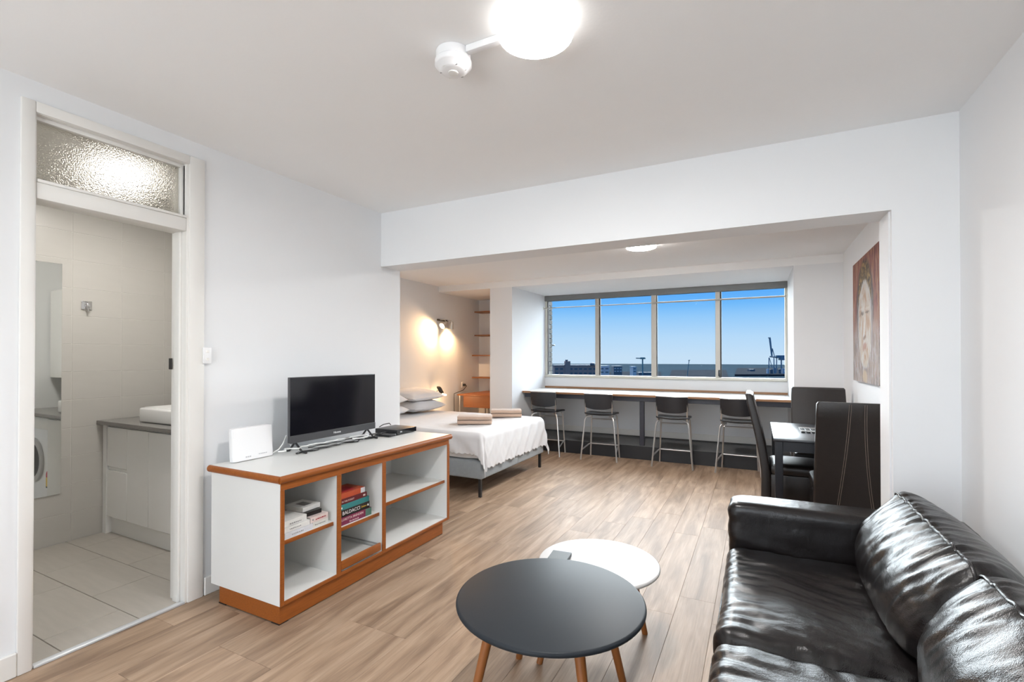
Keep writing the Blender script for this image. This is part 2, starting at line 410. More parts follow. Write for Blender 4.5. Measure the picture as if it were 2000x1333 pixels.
def copy_tree(o, parent=None):
    c = o.copy(); COL.objects.link(c)
    if parent: c.parent = parent
    for ch in o.children: copy_tree(ch, c)
    return c
def text_mesh(name, s, size, mtx, m, parent, extrude=0.0004):
    cu = bpy.data.curves.new(name, 'FONT'); cu.body = s; cu.size = size; cu.extrude = extrude
    cu.align_x = 'CENTER'; cu.align_y = 'CENTER'; cu.resolution_u = 2
    t = bpy.data.objects.new(name + '_tmp', cu); COL.objects.link(t)
    bpy.context.view_layer.update()
    me = bpy.data.meshes.new_from_object(t.evaluated_get(bpy.context.evaluated_depsgraph_get()))
    bpy.data.objects.remove(t); bpy.data.curves.remove(cu)
    me.transform(Matrix.Translation(-wloc(parent)) @ mtx); me.materials.clear(); me.materials.append(M[m])
    o = bpy.data.objects.new(name, me); COL.objects.link(o); o.parent = parent
    return o
def frame_mtx(pos, right, up):
    r = Vector(right).normalized(); u = Vector(up).normalized(); n = r.cross(u)
    m = Matrix((r, u, n)).transposed().to_4x4(); m.translation = Vector(pos); return m

# ---------------------------------------------------------------- room dimensions
XL, XR = -2.742, 0.863            # living room side walls
YB0, YB1 = 3.016, 3.25            # beam and piers
ZC, ZBEAM, ZALC, ZNOOK = 2.50, 2.062, 2.385, 2.298
XA0, XA1 = -4.26, 0.785           # alcove side walls
YB, YW = 5.93, 7.10               # back wall of the alcove, window wall
XN0, XN1 = -3.026, 0.343          # window nook
XC0 = -3.376                      # left face of column
YR = -2.3                         # wall behind the camera
XBATH, YBATH0, YBATH1 = -4.41, 0.15, 2.42
DY0, DY1, DHEAD = 0.902, 1.507, 2.0

# ---------------------------------------------------------------- shell
struct('wall_left', join(box(-2.85, XL, YR, DY0 - 0.02, 0, 2.65), box(-2.85, XL, DY1 + 0.02, YB1, 0, 2.65),
       box(-2.85, XL, DY0 - 0.02, DY1 + 0.02, 2.385, 2.65)), 'wall_paint', 'white painted wall with the bathroom doorway', 'wall')
struct('wall_right', box(XR, XR + 0.1, YR, YB1, 0, 2.65), 'wall_paint', 'white painted wall behind the leather sofa', 'wall')
struct('wall_rear', join(box(-2.85, -2.35, YR - 0.1, YR, 0, 2.65), box(0.45, XR + 0.1, YR - 0.1, YR, 0, 2.65), box(-2.35, 0.45, YR - 0.1, YR, 0, 0.35), box(-2.35, 0.45, YR - 0.1, YR, 2.15, 2.65)), 'wall_paint', 'white painted wall behind the viewer', 'wall')
struct('ceiling', box(-2.85, XR + 0.1, YR - 0.1, YB0, ZC, ZC + 0.15), 'ceiling_paint', 'off-white living room ceiling', 'ceiling')
struct('ceiling_beam', box(XL, XR, YB0, YB1, ZBEAM, 2.65), 'wall_paint', 'deep white beam crossing the room above the alcove', 'beam')
struct('wall_pier', join(box(0.602, XR, YB0, YB1, 0, ZBEAM), box(0.594, 0.602, YB0 + 0.03, YB1, 0, ZBEAM)), 'wall_paint', 'white wall pier at the right of the alcove opening', 'wall')
struct('wall_partition', box(XBATH - 0.1, -2.85, YBATH1, YB1, 0, 2.65), 'wall_paint', 'white partition between bathroom and bed alcove', 'wall')
struct('wall_alcove_left', box(XA0 - 0.1, XA0, YB1, YW + 0.1, 0, 2.65), 'wall_paint', 'white wall at the head of the bed', 'wall')
struct('wall_alcove_right', box(XA1, XR + 0.1, YB1, YB, 0, 2.65), 'wall_paint', 'white wall with the painting', 'wall')
struct('ceiling_alcove', box(XA0 - 0.1, XR + 0.1, YB1, YB, ZALC, 2.65), 'ceiling_paint', 'off-white ceiling over bed and dining table', 'ceiling')
struct('ceiling_nook', box(XA0 - 0.1, XR + 0.1, YB, YW + 0.1, ZNOOK, 2.65), 'ceiling_paint', 'lower ceiling over window nook and shelf niche', 'ceiling')
struct('wall_column', box(XC0, XN0, YB, YW + 0.1, 0, ZNOOK), 'wall_paint', 'white column between shelf niche and window nook', 'wall')
struct('wall_back_right', box(XN1, XR + 0.1, YB, YW + 0.1, 0, ZNOOK), 'wall_paint', 'white wall between window nook and painting', 'wall')
struct('wall_niche_back', box(XA0, XC0, YW, YW + 0.1, 0, ZNOOK), 'wall_paint', 'back wall of the shelf niche', 'wall')
struct('wall_window', box(XN0, XN1, YW, YW + 0.1, 0, 1.005), 'wall_paint', 'low white wall beneath the wide window', 'wall')
# floor of planks
floor = struct('floor', join(box(XL - 0.0, XR, YR, YB1, -0.12, -0.011), box(XA0, XA1, YB1, YW, -0.12, -0.011)), 'substrate', 'oak-look plank floor', 'floor')
PW, PL = 0.181, 1.22
plank_cache = {}
def plank(x0, x1, y0, y1):
    k = (round(x1 - x0, 3), round(y1 - y0, 3))
    if k not in plank_cache:
        g = 0.00035; hx, hy = k[0] / 2 - g, k[1] / 2 - g; c = 0.0007
        V = [(-hx, -hy, -0.01), (hx, -hy, -0.01), (hx, hy, -0.01), (-hx, hy, -0.01),
             (-hx, -hy, -c), (hx, -hy, -c), (hx, hy, -c), (-hx, hy, -c),
             (-hx + c, -hy + c, 0), (hx - c, -hy + c, 0), (hx - c, hy - c, 0), (-hx + c, hy - c, 0)]
        Fq = [(8, 9, 10, 11)]
        for i in range(4):
            j = (i + 1) % 4; Fq += [(i, j, 4 + j, 4 + i), (4 + i, 4 + j, 8 + j, 8 + i)]
        me = bpy.data.meshes.new('plank'); me.from_pydata(V, [], Fq); me.materials.append(M['oak_plank']); plank_cache[k] = me
    o = bpy.data.objects.new('plank', plank_cache[k]); COL.objects.link(o); o.parent = floor
    o.location = ((x0 + x1) / 2, (y0 + y1) / 2, 0)
x = XA0; row = 0
while x < XR - 0.01:
    x1 = min(x + PW, XR)
    if x < XL < x1: x1 = XL
    ylo = YB1 if x < XL - 0.005 else YR
    y = ylo - random.choice((0.0, 0.31, 0.55, 0.79, 1.0))
    while y < 6.30:
        a, b_ = max(y, ylo), min(y + PL, 6.30)
        if b_ - a > 0.03: plank(x, x1, a, b_)
        y += PL
    x = x1; row += 1
# skirting boards
def skirting(name, g, label): struct(name, g, 'frame_paint', label, 'baseboard')
def skirt_y(x0, x1, y0, y1, h=0.10):
    return join(bbox(x0, x1, y0, y1, 0, h, 0.004, 1))
skirting('baseboard_left', join(skirt_y(XL, XL + 0.016, 1.606, YB1), skirt_y(XL, XL + 0.016, YR, 0.85)), 'white skirting board along the doorway wall')
skirting('baseboard_right', skirt_y(XR - 0.016, XR, YR, YB0), 'white skirting board behind the sofa')
skirting('baseboard_alcove', skirt_y(XA1 - 0.014, XA1, YB1, YB), 'white skirting board below the painting')
skirting('baseboard_nook', bbox(XN0, XN1, YW - 0.016, YW, 0.176, 0.262, 0.004, 1), 'white skirting board above the carpeted step')

# ---------------------------------------------------------------- bathroom doorway with transom light
door = thing('door_1', 'cream painted door frame with frosted transom over the bathroom doorway', 'door frame', (XL, (DY0 + DY1) / 2, 0), kind='structure')
xo = XL + 0.014
obj('casing', bbox(XL - 0.001, xo, DY1 + 0.012, DY1 + 0.092, 0, 2.412, 0.004), 'frame_paint', door)
obj('casing', bbox(XL - 0.001, xo, DY0 - 0.052, DY0 - 0.006, 0, 2.412, 0.004), 'frame_paint', door)
obj('casing', bbox(XL - 0.001, xo, DY0 - 0.006, DY1 + 0.012, 2.365, 2.412, 0.004), 'frame_paint', door)
for ya, yb in ((DY1, DY1 + 0.022), (DY0 - 0.022, DY0)):
    obj('jamb', bbox(-2.875, XL + 0.004, ya, yb, 0, 2.385, 0.003), 'frame_paint', door)
for ya, yb in ((DY1 - 0.014, DY1), (DY0, DY0 + 0.010)):
    obj('door_stop', bbox(-2.83, XL - 0.035, ya, yb, 0, DHEAD, 0.003), 'frame_paint', door)
obj('door_stop', bbox(-2.80, XL - 0.012, DY1 + 0.0, DY1 + 0.016, 2.09, 2.36, 0.002), 'frame_paint', door)
obj('head_jamb', bbox(-2.875, XL + 0.004, DY0, DY1, 2.363, 2.385, 0.003), 'frame_paint', door)
obj('transom_bar', bbox(-2.86, XL + 0.006, DY0, DY1, DHEAD, 2.070, 0.004), 'frame_paint', door)
obj('transom_sill', bbox(-2.80, XL + 0.012, DY0, DY1, 2.070, 2.084, 0.004), 'frame_paint', door)
for g in (bbox(-2.79, -2.765, DY0, DY1, 2.345, 2.363, 0.002), bbox(-2.79, -2.765, DY1 - 0.016, DY1, 2.084, 2.345, 0.002)):
    obj('glazing_bead', g, 'frame_paint', door)
tag(obj('transom_pane', box(-2.790, -2.784, DY0, DY1 - 0.004, 2.084, 2.347), 'frosted_glass', door, None), 'pebbled frosted glass pane')
obj('strike_plate', bbox(-2.868, -2.838, DY1 - 0.0165, DY1 - 0.0135, 1.255, 1.315, 0.001, 1), 'black_metal', door)
struct('trim_1', bbox(-2.765, XL + 0.012, DY0 - 0.0, DY1, 0.0, 0.012, 0.004), 'threshold_alu', 'aluminium threshold strip in the bathroom doorway', 'threshold', 40)
ls = thing('light_switch', 'white light switch on the wall beside the doorway', 'switch', (XL, 1.618, 1.335))
obj('switch_plate', bbox(XL + 0.0145, XL + 0.022, 1.588, 1.634, 1.285, 1.375, 0.003), 'plastic_white', ls)
obj('rocker', bbox(XL + 0.0205, XL + 0.026, 1.603, 1.619, 1.345, 1.360, 0.002), 'plastic_ivory', ls)
obj('rocker', bbox(XL + 0.0205, XL + 0.026, 1.603, 1.619, 1.302, 1.317, 0.002), 'plastic_ivory', ls)

# ---------------------------------------------------------------- bathroom
bw = struct('wall_bathroom_far', box(XBATH - 0.1, XBATH - 0.0012, YBATH0, YBATH1, 0, 2.65), 'wall_grout', 'pale tiled bathroom wall with the mirror', 'wall')
struct('wall_bathroom_near', box(XBATH - 0.1, -2.85, YBATH0 - 0.1, YBATH0, 0, 2.65), 'wall_tile', 'bathroom wall left of the doorway', 'wall')
struct('wall_bathroom_back', box(XBATH - 0.008, -2.85, YBATH1 - 0.01, YBATH1, 0, 2.5), 'wall_tile', 'tiled wall behind the vanity', 'wall')
struct('ceiling_bathroom', box(XBATH - 0.1, -2.85, YBATH0 - 0.1, YBATH1, ZC, ZC + 0.15), 'ceiling_paint', 'white bathroom ceiling', 'ceiling')
tile_cache = {}
def tile(parent, loc, dims, m, name='tile'):
    k = (tuple(round(d, 4) for d in dims), m)
    if k not in tile_cache:
        v, f = bbox(-dims[0] / 2, dims[0] / 2, -dims[1] / 2, dims[1] / 2, -dims[2] / 2, dims[2] / 2, 0.0015, 1)
        me = bpy.data.meshes.new(name); me.from_pydata(v, [], f); me.materials.append(M[m]); tile_cache[k] = me
    o = bpy.data.objects.new(name, tile_cache[k]); COL.objects.link(o); o.parent = parent; o.location = Vector(loc) - wloc(parent)
zs = [0.0]
while zs[-1] < 2.49: zs.append(min(zs[-1] + 0.2025, 2.5))
ys = [YBATH0, 0.45, 0.75, 1.05, 1.35, 1.65, 1.955, 2.255, YBATH1 - 0.01]
for i in range(len(zs) - 1):
    for j in range(len(ys) - 1):
        if zs[i + 1] - zs[i] < 0.03: continue
        tile(bw, (XBATH - 0.004, (ys[j] + ys[j + 1]) / 2, (zs[i] + zs[i + 1]) / 2), (0.009, ys[j + 1] - ys[j] - 0.0022, zs[i + 1] - zs[i] - 0.0022), 'wall_tile')
bf = struct('floor_bathroom', box(XBATH, -2.742, YBATH0, YBATH1, -0.12, -0.003), 'grout', 'grey-beige tiled bathroom floor', 'floor')
xs = [XBATH, -4.17, -3.57, -2.97, -2.766]; ysf = [YBATH0, 0.40, 0.705, 1.012, 1.317, 1.622, 1.93, 2.24, YBATH1]
for j in range(len(ysf) - 1):
    sh = 0.0 if j % 2 else 0.3
    xx = [XBATH] + [v for v in (-4.17 + sh, -3.57 + sh, -2.97 + sh) if v < -2.80] + [-2.766]
    for i in range(len(xx) - 1):
        tile(bf, ((xx[i] + xx[i + 1]) / 2, (ysf[j] + ysf[j + 1]) / 2, -0.004), (xx[i + 1] - xx[i] - 0.003, ysf[j + 1] - ysf[j] - 0.003, 0.011), 'floor_tile')
tag(obj('wall_mirror', bbox(XBATH + 0.001, XBATH + 0.007, 0.75, 1.592, 0.352, 1.985, 0.002, 1), 'mirror_glass'), 'tall frameless mirror on the tiled bathroom wall', 'mirror')
hk = thing('towel_hook', 'square chrome towel hook on the bathroom tiles', 'hook', (XBATH, 1.732, 1.70))
obj('plate', bbox(XBATH + 0.0008, XBATH + 0.010, 1.700, 1.764, 1.672, 1.734, 0.003), 'chrome', hk)
obj('knob', bbox(XBATH + 0.008, XBATH + 0.045, 1.720, 1.744, 1.690, 1.714, 0.004), 'chrome', hk)
obj('lever', tube([(XBATH + 0.030, 1.732, 1.695), (XBATH + 0.036, 1.732, 1.655)], 0.004, 8), 'chrome', hk)
YV = 1.84
van = thing('vanity_cabinet', 'glossy white bathroom vanity with grey counter', 'cabinet', (-3.93, 2.1, 0))
obj('body', box(-4.400, -3.462, YV + 0.02, YBATH1 - 0.012, 0.13, 0.82), 'gloss_white', van, None)
obj('filler_panel', box(-4.400, -4.350, YV - 0.005, YV + 0.03, 0.0, 0.82), 'gloss_white', van, None)
obj('kickboard', box(-4.350, -3.462, YV + 0.03, YV + 0.05, 0.001, 0.13), 'gloss_white', van, None)
for z0, z1 in ((0.132, 0.478), (0.505, 0.80)):
    obj('drawer', bbox(-4.346, -4.070, YV, YV + 0.02, z0, z1, 0.002, 1), 'vanity_gloss', van)
obj('finger_groove', box(-4.346, -4.070, YV + 0.012, YV + 0.02, 0.478, 0.505), 'gloss_white', van, None)
obj('door', bbox(-4.067, -3.786, YV, YV + 0.02, 0.132, 0.80, 0.002, 1), 'vanity_gloss', van)
obj('door', bbox(-3.782, -3.466, YV, YV + 0.02, 0.132, 0.80, 0.002, 1), 'vanity_gloss', van)
obj('counter', bbox(-4.402, -2.855, YV - 0.045, YBATH1 - 0.012, 0.82, 0.848, 0.002, 1), 'stone_top', van)
bs = thing('wash_basin', 'rectangular white ceramic basin on the grey vanity counter', 'basin', (-3.76, 2.09, 0.849))
gx = bbox(-4.02, -3.50, 1.89, 2.30, 0.849, 0.955, 0.016, 3)
obj('bowl', join(gx), 'ceramic', bs)
obj('basin_hollow', bbox(-3.995, -3.525, 1.915, 2.275, 0.9535, 0.9575, 0.0015, 1), 'gloss_white', bs)
wm = thing('washing_machine', 'white front-loading washing machine beside the vanity', 'washing machine', (-3.16, 2.13, 0))
obj('body', bbox(-3.452, -2.870, YV + 0.03, YBATH1 - 0.02, 0.0, 0.812, 0.008), 'plastic_white', wm)
obj('control_panel', bbox(-3.445, -2.878, YV + 0.018, YV + 0.032, 0.70, 0.80, 0.003), 'plastic_ivory', wm)
wdoor = obj('porthole_ring', join(([(x, YV + 0.012 - 0.0 * z, z) for x, y, z in [(-3.125 + r * math.cos(2 * PI * k / 32), 0, 0.42 + r * math.sin(2 * PI * k / 32)) for k in range(32) for r in (0.15, 0.195)]] +
    [(x, YV + 0.034, z) for x, y, z in [(-3.125 + r * math.cos(2 * PI * k / 32), 0, 0.42 + r * math.sin(2 * PI * k / 32)) for k in range(32) for r in (0.15, 0.195)]],
    [q for k in range(32) for q in ((2 * k, 2 * k + 1, (2 * k + 3) % 64, (2 * k + 2) % 64), (2 * k + 1, 64 + 2 * k + 1, 64 + (2 * k + 3) % 64, (2 * k + 3) % 64))])), 'steel', wm)
obj('porthole_glass', ([(-3.125 + 0.152 * math.cos(2 * PI * k / 32), YV + 0.02, 0.42 + 0.152 * math.sin(2 * PI * k / 32)) for k in range(32)] + [(-3.125, YV + 0.026, 0.42)],
    [(k, (k + 1) % 32, 32) for k in range(32)]), 'screen_black', wm)
mat('energy_red', (0.55, 0.03, 0.05), 0.6, var=0.1); mat('energy_yellow', (0.75, 0.50, 0.06), 0.6, var=0.1); mat('energy_dark', (0.04, 0.05, 0.04), 0.6)
st = obj('energy_label', box(-3.437, -3.36, YV + 0.0285, YV + 0.0305, 0.20, 0.29), 'energy_yellow', wm, None)
obj('label_arch', ([(-3.398 + 0.038 * math.cos(PI * k / 12), YV + 0.0284, 0.305 + 0.045 * math.sin(PI * k / 12)) for k in range(13)] + [(-3.436, YV + 0.0284, 0.29), (-3.36, YV + 0.0284, 0.29)], [tuple(range(13)) + (13, 14)]), 'energy_red', st, None)
obj('label_strip', box(-3.437, -3.36, YV + 0.0282, YV + 0.0288, 0.20, 0.212), 'energy_dark', st, None)
wc = thing('wall_cabinet', 'pale wall cabinet hung above the washing machine', 'cabinet', (-3.1, 2.25, 1.2))
obj('body', box(-3.45, -2.86, 2.08, YBATH1 - 0.012, 1.13, 1.95), 'gloss_white', wc, None)
for k in range(2): obj('door', bbox(-3.448 + k * 0.295, -3.158 + k * 0.295, 2.062, 2.08, 1.132, 1.948, 0.002, 1), 'vanity_gloss', wc)
def ceiling_lamp(name, label, c, R, m, zc, rim='lamp_rim'):
    t = thing(name, label, 'ceiling lamp', (c[0], c[1], zc - 0.001))
    obj('base_plate', lathe([(R * 0.80, 0), (R * 0.80, -0.016)], (c[0], c[1], zc - 0.001), 48), 'plastic_white', t)
    obj('diffuser_rim', lathe([(R * 0.80, -0.013), (R * 0.985, -0.016), (R, -0.022), (R, -0.046), (R * 0.985, -0.051)], (c[0], c[1], zc - 0.001), 56), rim, t)
    obj('diffuser', lathe([(R * 0.986, -0.0505), (R * 0.9, -0.0545), (R * 0.5, -0.0575), (0.01, -0.0585)], (c[0], c[1], zc - 0.001), 56), m, t)
    return t
ceiling_lamp('ceiling_lamp', 'round bathroom ceiling lamp glowing behind the frosted transom', (-3.55, 1.56), 0.15, 'lamp_diffuser_bath', ZC)

# ---------------------------------------------------------------- ceiling fittings
ceiling_lamp('ceiling_lamp', 'round white ceiling lamp joined by conduit to the smoke alarm', (-0.69, 1.535), 0.133, 'lamp_diffuser_main', ZC)
ceiling_lamp('ceiling_lamp', 'round ceiling lamp half hidden behind the beam, over the alcove', (-0.955, 4.50), 0.135, 'lamp_diffuser_alcove', ZALC, 'lamp_rim_alcove')
ceiling_lamp('ceiling_lamp', 'added round white ceiling lamp behind the viewer, unseen fill', (-0.9, -0.95), 0.149, 'lamp_diffuser_rear_fill', ZC)  # extra lamp added out of view to lift the room's brightness
sm = thing('smoke_alarm', 'white domed smoke alarm on the ceiling', 'smoke alarm', (-1.045, 1.548, ZC - 0.001))
smc = (-1.045, 1.548, ZC - 0.001)
obj('mounting_block', lathe([(0.067, 0), (0.067, -0.030), (0.064, -0.032)], smc), 'plastic_white', sm)
obj('alarm_body', lathe([(0.064, -0.031), (0.071, -0.036), (0.071, -0.050), (0.066, -0.056), (0.060, -0.058), (0.052, -0.070), (0.040, -0.075), (0.002, -0.077)], smc), 'plastic_white', sm)
obj('test_button', lathe([(0.019, -0.074), (0.019, -0.080), (0.015, -0.0815), (0.001, -0.0815)], smc, 24), 'plastic_ivory', sm)
for k in range(6):
    a = k * PI / 3 + 0.3
    px, py = smc[0] + 0.048 * math.cos(a), smc[1] + 0.048 * math.sin(a)
    obj('vent_slot', box(px - 0.005, px + 0.005, py - 0.0015, py + 0.0015, smc[2] - 0.0728, smc[2] - 0.069), 'ink_grey' if k % 2 else 'plastic_ivory', sm, None)
dd = Vector((-0.69 + 1.025, 1.517 - 1.515)).normalized()
tag(obj('cable_conduit', bbox(-1.045 + 0.0675, -0.69 - 0.1075, 1.528, 1.554, ZC - 0.027, ZC - 0.001, 0.003), 'plastic_white'), 'short white plastic conduit between smoke alarm and lamp', 'conduit')

# ---------------------------------------------------------------- wide window
win = thing('window_1', 'wide aluminium window of four panes overlooking the harbour', 'window', ((XN0 + XN1) / 2, YW, 1.0), kind='structure')
WX = [XN0, -2.172, -1.331, -0.482, XN1]
obj('head_box', bbox(XN0, XN1, YW - 0.03, YW + 0.06, 2.215, ZNOOK, 0.004, 1), 'alu_dark', win)
obj('sill_frame', bbox(XN0, XN1, YW - 0.035, YW + 0.06, 1.006, 1.048, 0.015, 3), 'alu_light', win)
for i, xw in enumerate(WX):
    w = 0.030 if i in (1, 3) else 0.036
    a, b_ = (xw - w, xw + w) if 0 < i < 4 else ((xw, xw + 0.035) if i == 0 else (xw - 0.03, xw))
    obj('mullion', bbox(a, b_, YW + 0.0, YW + 0.05, 1.046, 2.217, 0.003, 1), 'alu_light' if i in (0, 4) else 'alu_frame', win)
for i in range(4):
    obj('window_pane', box(WX[i] + 0.02, WX[i + 1] - 0.02, YW + 0.028, YW + 0.033, 1.046, 2.217), 'window_glass', win, None)
    obj('sash_bead', bbox(WX[i] + 0.028, WX[i] + 0.046, YW + 0.022, YW + 0.045, 1.046, 2.217, 0.002, 1), 'black_panel', win)
lt = obj('window_latch', bbox(-0.476, -0.452, YW - 0.02, YW + 0.002, 1.062, 1.15, 0.006), 'black_metal', win)
obj('latch_handle', tube([(-0.462, YW - 0.02, 1.13), (-0.458, YW - 0.045, 1.11), (-0.458, YW - 0.045, 1.055)], 0.007, 8), 'black_metal', lt)
rod = thing('curtain_rod', 'slim bare metal rod spanning the window near its top', 'rod', (-1.34, YW - 0.06, 2.10))
obj('rod_tube', tube([(XN0 + 0.001, YW - 0.06, 2.10), (-1.33, YW - 0.06, 2.10)], 0.0075, 8), 'alu_frame', rod)
obj('rod_tube', tube([(-1.33, YW - 0.06, 2.10), (XN1 - 0.001, YW - 0.06, 2.10)], 0.011, 8), 'alu_frame', rod)
for xw in (XN0 + 0.006, XN1 - 0.006):
    obj('rod_socket', bbox(xw - 0.006, xw + 0.006, YW - 0.08, YW - 0.04, 2.08, 2.12, 0.003), 'alu_light', rod)

win_added = thing('rear_fill_window', 'added aluminium window behind the viewer, opening for the fill light', 'window', (-0.95, YR, 0.35), kind='structure')  # unseen window, made up so the rear fill light has an opening
for xw in (-2.35, -1.437, -0.513, 0.40): obj('mullion', bbox(xw, xw + 0.05, YR - 0.07, YR - 0.02, 0.35, 2.15, 0.003, 1), 'alu_frame', win_added)
for zw in (0.35, 2.10): obj('frame_rail', bbox(-2.30, 0.40, YR - 0.07, YR - 0.02, zw, zw + 0.05, 0.003, 1), 'alu_frame', win_added)
for k in range(3): obj('window_pane', box(-2.32 + k * 0.92, -1.43 + k * 0.92, YR - 0.048, YR - 0.043, 0.38, 2.12), 'window_glass', win_added, None)

# ---------------------------------------------------------------- carpeted step and window counter
stp = thing('carpeted_step', 'black fronted step with grey carpet below the counter', 'step', (-1.34, 6.7, 0))
obj('riser', box(XN0 + 0.002, XN1 - 0.002, 6.305, 6.33, 0.0, 0.172), 'black_panel', stp, None)
obj('carpet', join(box(XN0 + 0.002, XN1 - 0.002, 6.33, YW - 0.001, 0.0, 0.170), bbox(XN0 + 0.002, XN1 - 0.002, 6.302, YW - 0.001, 0.170, 0.176, 0.002, 1)), 'grey_carpet', stp, None)
ctr = thing('window_counter', 'long laminate bar counter below the window on a dark steel frame', 'counter', (-1.34, 6.7, 0.176))
obj('counter_top', bbox(XN0 + 0.002, XN1 - 0.002, 6.262, YW - 0.001, 0.812, 0.838, 0.001, 1), 'counter_top', ctr)
obj('front_edge', bbox(XN0 + 0.002, XN1 - 0.002, 6.250, 6.2625, 0.810, 0.8385, 0.003), 'counter_edge', ctr)
obj('upstand', bbox(XN0 + 0.002, XN1 - 0.002, YW - 0.018, YW - 0.001, 0.838, 0.866, 0.002, 1), 'counter_edge', ctr)
obj('front_beam', bbox(XN0 + 0.03, XN1 - 0.002, 6.285, 6.335, 0.750, 0.811, 0.003, 1), 'navy_steel', ctr)
obj('leg', bbox(-1.365, -1.308, 6.307, 6.357, 0.176, 0.752, 0.003, 1), 'navy_steel', ctr)

# ---------------------------------------------------------------- bar stools
def make_stool():
    t = thing('bar_stool', 'x', 'bar stool', (0, 0, 0), 'bar stools at the window counter')
    r = 0.0105
    for s in (-1, 1):
        obj('leg', tube([(s * 0.235, -0.165, 0.0), (s * 0.188, -0.130, 0.50), (s * 0.180, -0.122, 0.535), (s * 0.160, -0.105, 0.555), (s * 0.12, -0.09, 0.562)], r, 8), 'steel', t)
        obj('leg', tube([(s * 0.195, 0.150, 0.0), (s * 0.170, 0.120, 0.545), (s * 0.160, 0.105, 0.562)], r, 8), 'steel', t)
        obj('back_post', tube([(s * 0.165, -0.06, 0.566), (s * 0.168, -0.125, 0.568), (s * 0.170, -0.140, 0.585), (s * 0.174, -0.165, 0.845)], 0.009, 8), 'steel', t)
    obj('footrest', join(tube([(-0.186, 0.142, 0.165), (0.186, 0.142, 0.165)], 0.009, 8),
        *[tube([(s * 0.186, 0.142, 0.165), (s * 0.196, 0.07, 0.165), (s * 0.226, -0.155, 0.125)], 0.009, 8) for s in (-1, 1)]), 'steel', t)
    obj('seat_brace', tube([(-0.172, 0.12, 0.50), (0.172, 0.12, 0.50)], 0.008, 8), 'steel', t)
    def dish(p, w, n):
        p = p.copy(); p.z += 0.012 * (w.x ** 2) - 0.010 * max(0, w.y) ** 2 + 0.006 * max(0, -w.y) ** 2; return p
    obj('seat', soft_box((0, 0.01, 0.585), (0.190, 0.165, 0.016), 0.015, (10, 8, 2), dish), 'seat_black', t)
    n = 14; secs = []
    for i in range(n + 1):
        u = -1 + 2 * i / n; x = 0.182 * u; yb = -0.170 - 0.028 * (1 - u * u)
        zb = 0.655 + 0.030 * abs(u) ** 3; zt = 0.848
        secs.append([(x, yb + 0.010 + (0.02 if zz < 0.7 else 0) , zz) for zz in (zb, zt)] + [(x, yb - 0.004 + (0.02 if zz < 0.7 else 0), zz) for zz in (zt, zb)])
    obj('backrest', loft(secs), 'seat_black', t)
    obj('top_rail', tube([(0.184 * u, -0.167 - 0.028 * (1 - u * u), 0.853) for u in [-1 + 2 * i / 10 for i in range(11)]], 0.0075, 8), 'steel', t)
    return t
stool = make_stool()
SL = [(-2.572, 0.0, 'black bar stool nearest the bed, first along the counter'),
      (-1.812, 0.02, 'second black bar stool from the bed, left of the counter leg'),
      (-0.912, 0.0, 'third black bar stool from the bed, right of the counter leg'),
      (-0.195, -0.04, 'last black bar stool, half behind the dining chair')]
for i, (sx, rz, lab) in enumerate(SL):
    o = stool if i == 0 else copy_tree(stool)
    o.location = (sx, 6.125, 0); o.rotation_euler = (0, 0, rz); o['label'] = lab

# ---------------------------------------------------------------- shelf niche
ZSH = [0.972, 1.342, 1.675, 2.065]
sup = thing('shelf_track', 'slotted metal shelf track on the niche wall', 'shelf track', (XC0 - 0.01, 6.97, 0.9))
obj('track_rail', box(XC0 - 0.014, XC0 - 0.001, 6.965, 6.985, 0.90, 2.12), 'spot_shell', sup, None)
for k in range(26):
    obj('slot', box(XC0 - 0.0148, XC0 - 0.0135, 6.970, 6.980, 0.93 + k * 0.045, 0.955 + k * 0.045), 'bronze_metal', sup, None)
for i, z in enumerate(ZSH):
    nm = ('lowest', 'second', 'third', 'topmost')[i]
    sh = thing('wall_shelf', f'{nm} brown wooden shelf up from the desk in the niche', 'shelf', (-3.8, 6.97, z), 'shelves in the niche')
    x0 = -4.205 if i > 1 else -4.25
    obj('shelf_board', bbox(x0, XC0 - 0.016, 6.855, YW - 0.002, z, z + 0.020, 0.002, 1), 'shelf_wood', sh)
    obj('shelf_bracket', box(XC0 - 0.02, XC0 - 0.015, 6.90, 6.985, z - 0.028, z), 'bronze_metal', sh, None)
dk = thing('writing_desk', 'small orange-brown wooden desk in the shelf niche', 'desk', (-3.78, 6.5, 0))
obj('desk_top', bbox(-4.105, XC0 - 0.004, 6.19, YW - 0.002, 0.735, 0.755, 0.003), 'desk_wood', dk)
obj('drawer_front', bbox(-4.005, XC0 - 0.006, 6.215, 6.235, 0.56, 0.733, 0.002, 1), 'desk_wood', dk)
obj('desk_body', box(-4.00, XC0 - 0.008, 6.235, 6.9, 0.57, 0.733), 'shelf_wood', dk, None)
for px, py in ((-4.075, 6.225), (-4.075, 7.0), (-3.40, 6.245), (-3.40, 7.0)):
    obj('leg', tube([(px, py, 0), (px, py, 0.736)], 0.012, 8), 'steel', dk)
pl = thing('power_plug', 'black plug in a wall socket with its cable hanging over the desk', 'plug', (XA0, 6.59, 0.875))
obj('socket_plate', bbox(XA0 + 0.0005, XA0 + 0.008, 6.555, 6.625, 0.83, 0.92, 0.002, 1), 'plastic_white', pl)
obj('plug_body', bbox(XA0 + 0.008, XA0 + 0.05, 6.572, 6.610, 0.855, 0.893, 0.006), 'black_metal', pl)
obj('cable', tube([(XA0 + 0.05, 6.59, 0.87), (XA0 + 0.085, 6.575, 0.86), (XA0 + 0.10, 6.45, 0.80), (XA0 + 0.10, 6.28, 0.775), (XA0 + 0.115, 6.172, 0.765), (XA0 + 0.118, 6.165, 0.70), (XA0 + 0.12, 6.165, 0.45)], 0.005, 8), 'cable_black', pl)

